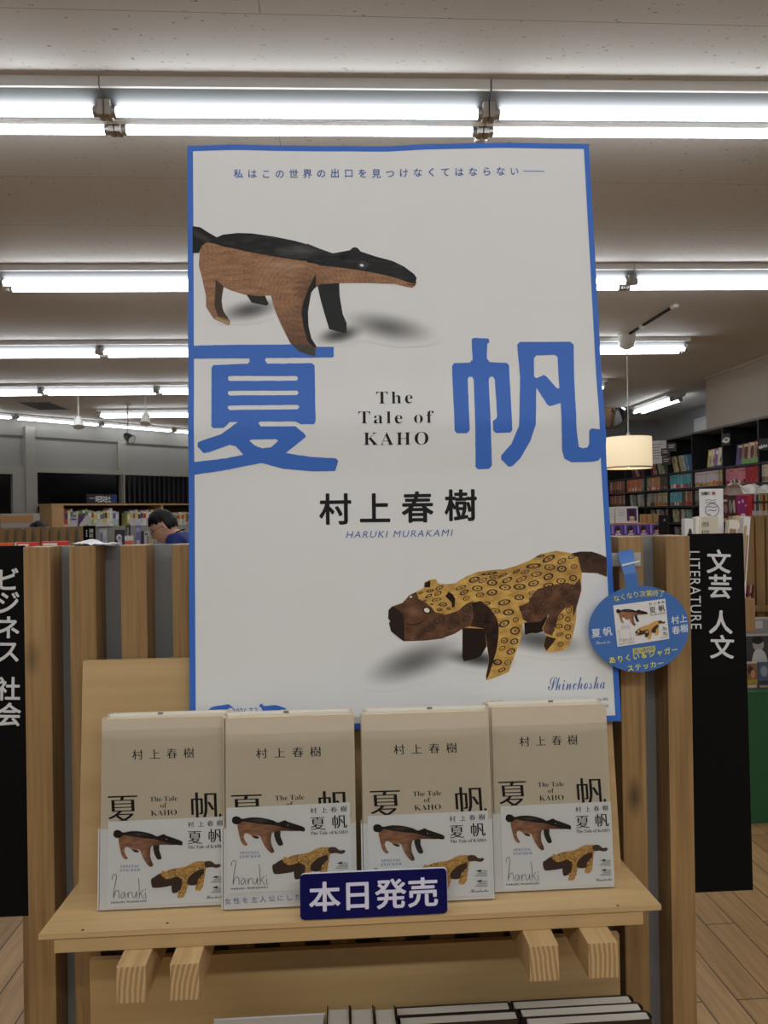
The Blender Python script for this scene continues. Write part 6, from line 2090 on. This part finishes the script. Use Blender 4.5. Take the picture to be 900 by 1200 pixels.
for k, (xl_, xr_, yt, rgb, sh_, lab) in enumerate((
        (116.5, 124.5, 620, (176, 180, 186), [(0.1, 0.2, 0.5, 0.8, (120, 124, 150)), (0.6, 0.1, 0.9, 0.4, (210, 200, 196))], 'pale grey booklet on the counter beside the far black sign'),
        (134.5, 146, 621, (54, 52, 72), [('e', 0.45, 0.45, 0.3, 0.2, (206, 204, 214)), ('e', 0.5, 0.5, 0.15, 0.1, (70, 66, 90)), ('p', [(0.3, 0.6), (0.6, 0.5), (0.8, 0.9), (0.5, 0.95)], (190, 186, 200))], 'dark magazine with a pale swirl standing on the counter'),
        (145, 156, 628, (214, 212, 214), [(0, 0.45, 1, 0.8, (214, 112, 70)), (0.1, 0.1, 0.9, 0.3, (230, 228, 226)), (0.2, 0.85, 0.8, 0.95, (60, 50, 50))], 'white booklet with an orange band on the counter'),
        (147.5, 152.5, 615.5, (56, 48, 46), [(0.3, 0.1, 0.7, 0.7, (150, 146, 146))], 'tall dark book behind the orange-banded booklet on the counter'),
        (159, 165, 616, (122, 118, 168), [(0.1, 0.1, 0.9, 0.3, (160, 156, 200)), (0.2, 0.7, 0.8, 0.95, (206, 204, 214))], 'tall lilac-blue book standing on the counter'),
        (165.3, 168.5, 622.5, (54, 52, 60), [], 'dark slim book beside the lilac-blue one on the counter'),
        (169, 174.5, 623, (186, 184, 182), [(0.2, 0.1, 0.8, 0.25, (110, 100, 110)), (0.6, 0.3, 0.9, 0.9, (120, 110, 104))], 'grey book standing beyond the lilac-blue one on the counter'),
        (175, 178.5, 632, (170, 176, 110), [], 'short olive booklet on the counter by the person'),
        (179, 183, 631.5, (176, 176, 172), [(0.2, 0.1, 0.8, 0.9, (130, 128, 126))], 'short grey booklet at the counter end nearest the person'))):
    Yk = YK + 0.04 + (0.03 if yt < 620 else 0.0) + 0.0035 * k
    a_, b2 = PY(xl_, 641, Yk), PY(xr_, 641, Yk)
    cover_book('magazine', lab, 'magazine', ((a_.x + b2.x) / 2, Yk, zk), b2.x - a_.x, PY((xl_ + xr_) / 2, yt, Yk).z - zk, 0.02, rgb, sh_, None, 0.03)
for k, (xl_, xr_, yt) in enumerate(((113, 131, 613.2),)):
    a_, b2 = PY(xl_, 617, YC), PY(xr_, 617, YC)
    t = thing('paper_stack', 'low stack of white papers on the grey screen top', 'paper', ((a_.x + b2.x) / 2, YC, zc0 + 0.012))
    for q_ in range(3):
        MB().box((a_.x + 0.01 * q_, YC - 0.02, zc0 + 0.0125 + 0.009 * q_), (b2.x - 0.012 * q_, YC + 0.05, zc0 + 0.0213 + 0.009 * q_)).build('sheet', cmat((226 - 4 * q_, 224 - 4 * q_, 222)), t)

# bookcase under the windows
BT0, BT1 = wt(40.5), wt(232)
ZBT, ZBS = 1.62, 1.325
t = thing('bookcase', 'light wooden bookcase standing under the dark windows, one row of guidebooks showing', 'bookcase', WW(BT0, 0.25, 0))
M_PINE = wood('pine_case', (170, 130, 84), (208, 170, 120), axis='X', scale=0.5, knots=False, contrast=0.5)
BD = wt(168.5)
for a_ in (BT0, BD - 0.01, BT1):
    wbox(MB(), a_, a_ + (0.14 if a_ == BT0 else 0.025), 0.1, 0.42, 0, ZBT - 0.02).build('upright', M_PINE, t)
wbox(MB(), BT0 - 0.01, BT1 + 0.03, 0.095, 0.43, ZBT - 0.02, ZBT).build('top_board', M_PINE, t)
for z in (ZBS, 0.95, 0.6, 0.2):
    wbox(MB(), BT0, BT1, 0.1, 0.415, z - 0.022, z).build('shelf_board', M_PINE, t)
wbox(MB(), BT0, BT1, 0.1, 0.115, 0, ZBT - 0.02).build('back', mat('case_back_dark', (70, 54, 38), 0.6), t)
GP = [(226, 196, 190), (222, 160, 150), (232, 224, 170), (206, 214, 130), (150, 190, 90), (232, 230, 224), (214, 190, 150), (196, 90, 90), (226, 214, 196), (180, 196, 190), (222, 216, 140)]
WP = [(226, 224, 222), (216, 216, 222), (206, 210, 220), (226, 220, 206), (190, 200, 214), (214, 206, 196)]


def guide_row(t0, t1, pal, word, wb=(0.028, 0.045), hs=(0.19, 0.245)):
    t_ = t0; n = 0
    while True:
        wv = rnd.uniform(*wb)
        if t_ + wv > t1: return
        c = pal[int(rnd.random() * len(pal))]
        p = WW(t_ + wv / 2, 0.29, ZBS)
        h_ = rnd.uniform(*hs)
        o = block_book('guidebook', '%s guidebook, %s in the %s under the windows' % (cname(c), ORD[n], word), 'book', (p.x - wv / 2 + 0.001, p.y - 0.07, p.z), (p.x + wv / 2 - 0.001, p.y + 0.07, p.z + h_), c, 1, 'guidebooks under the windows',
                       [(0.1, rnd.uniform(0.2, 0.35), rnd.choice(pal)), (0.55, 0.85, rnd.choice([(200, 70, 80), (90, 130, 90), (236, 232, 226), (120, 110, 150), (80, 70, 70), (230, 200, 90)]))])
        o.rotation_euler.z = ang
        t_ += wv; n += 1


guide_row(BT0 + 0.145, wt(78), GP, 'pastel row')
guide_row(wt(79), wt(124), GP + WP, 'middle row')
guide_row(wt(131), BD - 0.03, WP + WP + GP, 'pale row', hs=(0.17, 0.225))
guide_row(BD + 0.03, wt(222), WP + GP, 'short row past the bookcase divider', hs=(0.14, 0.19))
s0, s1 = WW(wt(82), 0.4, ZBT), WW(wt(117), 0.4, ZBT)
t = thing('shelf_sign', 'dark navy plate with white characters standing on the window bookcase', 'sign', (s0 + s1) / 2, None, (0, 0, ang))
WL[t] = Vector((0, 0, 0))
Ls = (s1 - s0).length
MB().box((-Ls / 2, 0, 0.0), (Ls / 2, 0.012, 0.115), bev=0.003).build('plate', mat('navy_black_plate', (16, 18, 34), 0.4), t)
MB().box((Ls * 0.3, -0.0008, 0.006), (Ls * 0.498, 0.0, 0.109)).build('blue_panel', cmat((34, 54, 110)), t)
P = Print(lambda x, y, l: Vector((x, -l, -y))); P.lift = 0.002
P.line('昭文社', (-Ls * 0.12, -0.055), (Ls * 0.2, -0.055), 0.085, M_WHITE, 'semi')
P.rect(-Ls * 0.42, -0.07, -Ls * 0.24, -0.06, cmat((170, 170, 180)))
P.build('lettering', t)
# pale boxes glimpsed by the far door
p = WW(wt(2), 0.5, 0)
t = thing('stand', 'low display stand with pale goods by the dark glass door', 'stand', p)
zz = PY(5, 602, p.y).z
MB().box((p.x - 0.25, p.y, 0), (p.x + 0.13, p.y + 0.3, zz - 0.28), bev=0.004).build('base', M_PINE, t)
MB().box((p.x - 0.24, p.y + 0.02, zz - 0.28), (p.x + 0.12, p.y + 0.2, zz), bev=0.004).build('goods', cmat((190, 186, 184)), t)
MB().box((p.x - 0.24, p.y + 0.015, zz - 0.1), (p.x + 0.12, p.y + 0.02, zz - 0.02)).build('label_strip', cmat((206, 160, 110)), t)

# ------------------------------------------------------------------ people
def skin_mesh(name, verts, edges, radii, root=0, sub=2):
    me = bpy.data.meshes.new(name)
    me.from_pydata(verts, edges, [])
    o = bpy.data.objects.new(name, me); COL.objects.link(o)
    bm = bmesh.new(); bm.from_mesh(me)
    lay = bm.verts.layers.skin.verify()
    bm.verts.ensure_lookup_table()
    for i, v in enumerate(bm.verts):
        r_ = radii[i]
        v[lay].radius = r_ if isinstance(r_, tuple) else (r_, r_)
        v[lay].use_root = i == root
    bm.to_mesh(me); bm.free()
    sk = o.modifiers.new('skin', 'SKIN'); sk.use_smooth_shade = True
    ss = o.modifiers.new('sub', 'SUBSURF'); ss.levels = sub; ss.render_levels = sub
    dg = bpy.context.evaluated_depsgraph_get()
    m2 = bpy.data.meshes.new_from_object(o.evaluated_get(dg))
    vs = [v.co.copy() for v in m2.vertices]; fs = [list(p.vertices) for p in m2.polygons]
    bpy.data.objects.remove(o); bpy.data.meshes.remove(me); bpy.data.meshes.remove(m2)
    return vs, fs


M_SKIN = mat('skin', (222, 178, 150), 0.5)
M_HAIR = mat('black_hair', (10, 9, 9), 0.5, spec=0.3)


def head_point(th, ph):
    """th 0..pi from crown to neck, ph 0 = face; face looks to +y; unit-ish head, centre at eye level height"""
    s, c = math.sin(th), math.cos(th)
    fx, fy = math.sin(ph), math.cos(ph)
    x = 0.076 * s * fx; y = 0.094 * s * fy; z = 0.118 * c
    if z < 0:
        k = min(1, -z / 0.118)
        x *= 1 - 0.34 * k * k                 # jaw narrows
        y += 0.020 * k * max(0, fy) - 0.012 * k * max(0, -fy)
        if fy < 0: y *= 1 - 0.25 * k
    # brow, eye hollows, nose, lips, chin
    if fy > 0:
        a = abs(fx)
        y -= 0.007 * math.exp(-((a - 0.38) / 0.16) ** 2 - ((z - 0.004) / 0.016) ** 2)
        y += 0.004 * math.exp(-((a - 0.35) / 0.25) ** 2 - ((z - 0.028) / 0.012) ** 2)
        nosew = 0.11 + 0.10 * max(0, min(1, (0.006 - z) / 0.045))
        prof_ = 0.026 * max(0, min(1, (0.012 - z) / 0.048)) if z > -0.042 else 0.026 * max(0, 1 - (-0.042 - z) / 0.012)
        y += prof_ * math.exp(-(a / nosew) ** 2)
        y += 0.006 * math.exp(-(a / 0.26) ** 2 - ((z + 0.063) / 0.007) ** 2) + 0.005 * math.exp(-(a / 0.24) ** 2 - ((z + 0.076) / 0.007) ** 2)
        y -= 0.003 * math.exp(-(a / 0.3) ** 2 - ((z + 0.0695) / 0.003) ** 2)
        y += 0.008 * math.exp(-(a / 0.3) ** 2 - ((z + 0.1) / 0.014) ** 2)
    return Vector((x, y, z))


def person(loc, rz, label, shirt, glasses, s=1.0):
    t = thing('person', label, 'person', loc, None, (0, 0, rz))
    t.scale = (s, s, s)
    WL[t] = Vector((0, 0, 0))
    HC = Vector((0, 0.15, 1.32))           # head centre
    M = Matrix.Translation(HC) @ Matrix.Rotation(R(-30), 4, 'X') @ Matrix.Scale(0.95, 4)
    # body skeleton: leaning a little forward over an open book
    V = [(0, 0, .86), (0, 0.0, .98), (0, 0.015, 1.1), (0, 0.03, 1.2), (0, 0.06, 1.25), (0, 0.105, 1.285)]
    Rr = [(.135, .10), (.125, .09), (.14, .10), (.135, .09), (.06, .055), (.05, .052)]
    E_ = [(0, 1), (1, 2), (2, 3), (3, 4), (4, 5)]
    def addv(p, r, par):
        V.append(p); Rr.append(r); E_.append((par, len(V) - 1)); return len(V) - 1
    for sx in (-1, 1):
        sh = addv((sx * .135, .04, 1.215), .058, 3)
        el = addv((sx * .20, .08, .98), .043, sh)
        wr = addv((sx * .12, .29, 1.0), .028, el)
        pm = addv((sx * .095, .36, 1.015), (.034, .02), wr)
        for k in range(4):
            f0 = addv((sx * (.065 + .019 * k), .405, 1.024), .0095, pm)
            f1 = addv((sx * (.06 + .019 * k), .432 - .003 * abs(k - 1.5), 1.034), .0085, f0)
            addv((sx * (.056 + .018 * k), .444 - .004 * abs(k - 1.5), 1.056), .0075, f1)
        th0 = addv((sx * .062, .36, 1.04), .011, pm); addv((sx * .045, .392, 1.052), .009, th0)
        hp = addv((sx * .085, 0, .82), .088, 0)
        kn = addv((sx * .095, .015, .46), .056, hp)
        an = addv((sx * .1, -.005, .085), .038, kn)
        addv((sx * .105, .12, .04), .034, an)
    vs, fs = skin_mesh('person_body', V, E_, Rr)
    b = MB(); b.add(vs, fs, 0, None, True)
    # head joined on the neck
    n, m_ = 36, 40
    hv = []
    for j in range(m_ + 1):
        for i in range(n):
            hv.append(M @ head_point(math.pi * (0.002 + 0.996 * j / m_), 2 * math.pi * i / n))
    b.add(hv, [(j * n + i, j * n + (i + 1) % n, (j + 1) * n + (i + 1) % n, (j + 1) * n + i) for j in range(m_) for i in range(n)], 0, None, True)
    for sx in (-1, 1):    # ears
        ev, n2 = [], 12
        for (rad_, off_) in ((0.6, 0.0), (1.0, 0.006), (1.0, 0.012), (0.72, 0.013), (0.4, 0.008)):
            for i in range(n2):
                a = 2 * math.pi * i / n2
                ev.append(M @ Vector((sx * (0.069 + off_ + 0.004 * math.cos(a) * -1), -0.006 + 0.017 * rad_ * math.cos(a), -0.012 + 0.031 * rad_ * math.sin(a) * (1.0 if math.sin(a) > 0 else 0.85))))
        b.add(ev, [(j * n2 + i, j * n2 + (i + 1) % n2, (j + 1) * n2 + (i + 1) % n2, (j + 1) * n2 + i) for j in range(4) for i in range(n2)] + [list(range(4 * n2, 5 * n2))], 0, None, True)
    body = b.build('body', M_SKIN, t)
    # eyes
    ey = MB()
    for sx in (-1, 1):
        c = M @ Vector((sx * 0.031, 0.079, 0.002))
        ey.add([c + Vector((0.011 * math.sin(a) * math.cos(q), 0.008 * math.sin(a) * math.sin(q), 0.0075 * math.cos(a))) for a in [math.pi * k / 6 for k in range(7)] for q in [2 * math.pi * j / 10 for j in range(10)]],
               [(k * 10 + j, k * 10 + (j + 1) % 10, (k + 1) * 10 + (j + 1) % 10, (k + 1) * 10 + j) for k in range(6) for j in range(10)], 0, None, True)
    ey.build('eyes', mat('dark_eye', (40, 30, 26), 0.2), t)
    br_ = MB()
    for sx in (-1, 1):
        br_.tube([M @ Vector((sx * (0.016 + 0.011 * k), 0.0985 - 0.0024 * k * k, 0.024 + 0.003 * math.sin(k))) for k in range(4)], [0.002, 0.003, 0.003, 0.0012], 0, 6)
    br_.build('eyebrows', M_HAIR, t)
    # hair: a thick cap, lower at the nape, fringe over the brow
    hm = MB(); n, m_ = 48, 22
    hv = []
    for j in range(m_ + 1):
        for i in range(n):
            ph = 2 * math.pi * i / n
            f = math.cos(ph)
            end = 1.14 if f > 0.55 else (1.3 + 0.0 if abs(f) < 0.3 else 1.14 + (0.55 - f) * 0.6) if f > -0.3 else 1.92
            end += 0.06 * math.sin(ph * 17) + 0.04 * math.sin(ph * 29 + 1)
            th = end * j / m_
            p = head_point(th, ph)
            thick = 0.021 * (1 - 0.45 * (j / m_) ** 3) * (1 + 0.22 * noise.noise(Vector((math.sin(ph) * 4, math.cos(ph) * 4, th * 5)))) + 0.003 * math.sin(ph * 23) * (j / m_)
            d = Vector((p.x / 0.076, p.y / 0.094, p.z / 0.118))
            d.normalize()
            hv.append(M @ (p + d * thick))
    base_n = len(hv)
    fs = [(j * n + i, j * n + (i + 1) % n, (j + 1) * n + (i + 1) % n, (j + 1) * n + i) for j in range(m_) for i in range(n)]
    for i in range(n):     # turn the edge under, to the scalp
        ph = 2 * math.pi * i / n
        f = math.cos(ph)
        end = 1.14 if f > 0.55 else (1.3 if abs(f) < 0.3 else 1.14 + (0.55 - f) * 0.6) if f > -0.3 else 1.92
        hv.append(M @ (head_point(end - 0.08, ph) * 0.985))
    fs += [(m_ * n + i, m_ * n + (i + 1) % n, base_n + (i + 1) % n, base_n + i) for i in range(n)]
    hm.add(hv, fs, 0, None, True)
    hm.build('hair', M_HAIR, t)
    if glasses:
        g = MB()
        for sx in (-1, 1):
            g.tube([M @ Vector((sx * 0.033 + 0.021 * math.cos(a), 0.1 - 0.0 * abs(math.cos(a)), -0.004 + 0.016 * math.sin(a))) for a in [2 * math.pi * k / 16 for k in range(17)]], 0.0014, 0, 6, False)
            g.tube([M @ Vector((sx * 0.054, 0.1, 0.002)), M @ Vector((sx * 0.078, 0.07, 0.004)), M @ Vector((sx * 0.083, 0.0, 0.002)), M @ Vector((sx * 0.078, -0.012, -0.012))], 0.0014, 0, 6)
        g.tube([M @ Vector((-0.012, 0.102, 0.0)), M @ Vector((0, 0.106, 0.002)), M @ Vector((0.012, 0.102, 0.0))], 0.0013, 0, 6)
        g.build('glasses', M_BLACK, t)
    # shirt and trousers: a second, slightly fuller surface over the same bones
    SV = [(0, 0, .84), (0, 0.0, .98), (0, 0.015, 1.1), (0, 0.03, 1.205), (0, 0.05, 1.26)]
    SR = [(.152, .118), (.142, .108), (.156, .116), (.15, .106), (.072, .068)]
    SE = [(0, 1), (1, 2), (2, 3), (3, 4)]
    for sx in (-1, 1):
        SV.append((sx * .138, .04, 1.218)); SR.append(.072); SE.append((3, len(SV) - 1))
        SV.append((sx * .182, .068, 1.045)); SR.append(.062); SE.append((len(SV) - 2, len(SV) - 1))
    vs, fs = skin_mesh('shirt_form', SV, SE, SR)
    MB().add(vs, fs, 0, None, True).build('shirt', shirt, t)
    TV = [(0, 0, .88), (0, 0, .82)]; TR_ = [(.148, .114), (.14, .11)]; TE = [(0, 1)]
    for sx in (-1, 1):
        a = len(TV)
        TV += [(sx * .085, 0, .76), (sx * .095, .015, .46), (sx * .1, 0, .11)]; TR_ += [.098, .072, .064]; TE += [(1, a), (a, a + 1), (a + 1, a + 2)]
    vs, fs = skin_mesh('trouser_form', TV, TE, TR_)
    MB().add(vs, fs, 0, None, True).build('trousers', mat('dark_trousers', (36, 36, 42), 0.7), t)
    sh_ = MB()
    for sx in (-1, 1):
        sh_.tube([(sx * .1, -0.05, .045), (sx * .102, .03, .045), (sx * .106, .12, .04), (sx * .106, .16, .03)], [.04, .046, .042, .022], 0, 12)
    sh_.build('shoes', mat('dark_shoes', (24, 22, 22), 0.4), t)
    ln = MB()
    ln.tube([(-.04, .14, 1.08), (-.066, .12, 1.2), (-.058, .05, 1.28), (0, 0.0, 1.30), (.058, .05, 1.28), (.066, .12, 1.2), (.04, .14, 1.08)], 0.0045, 0, 6)
    ln.build('lanyard', M_BLACK, t)
    return t


YPSN = 5.6
# head centre sits in the picture at about (197, 617); the person faces away from the poster
hc = PY(192, 617, YPSN)
person((hc.x + 0.15, YPSN, hc.z - 1.32), R(90), 'person with short black hair and glasses in a navy top, head bent over a book', mat('navy_shirt', (24, 46, 118), 0.7), True)
h2 = PY(45.5, 609.5, 6.6)
s2 = (h2.z - 0.02) / 1.43
person((h2.x, 6.6, 0), R(200), 'person of whom only the black crown of the hair shows above the far slatted partition', mat('dark_top', (50, 50, 54), 0.7), False, s2)
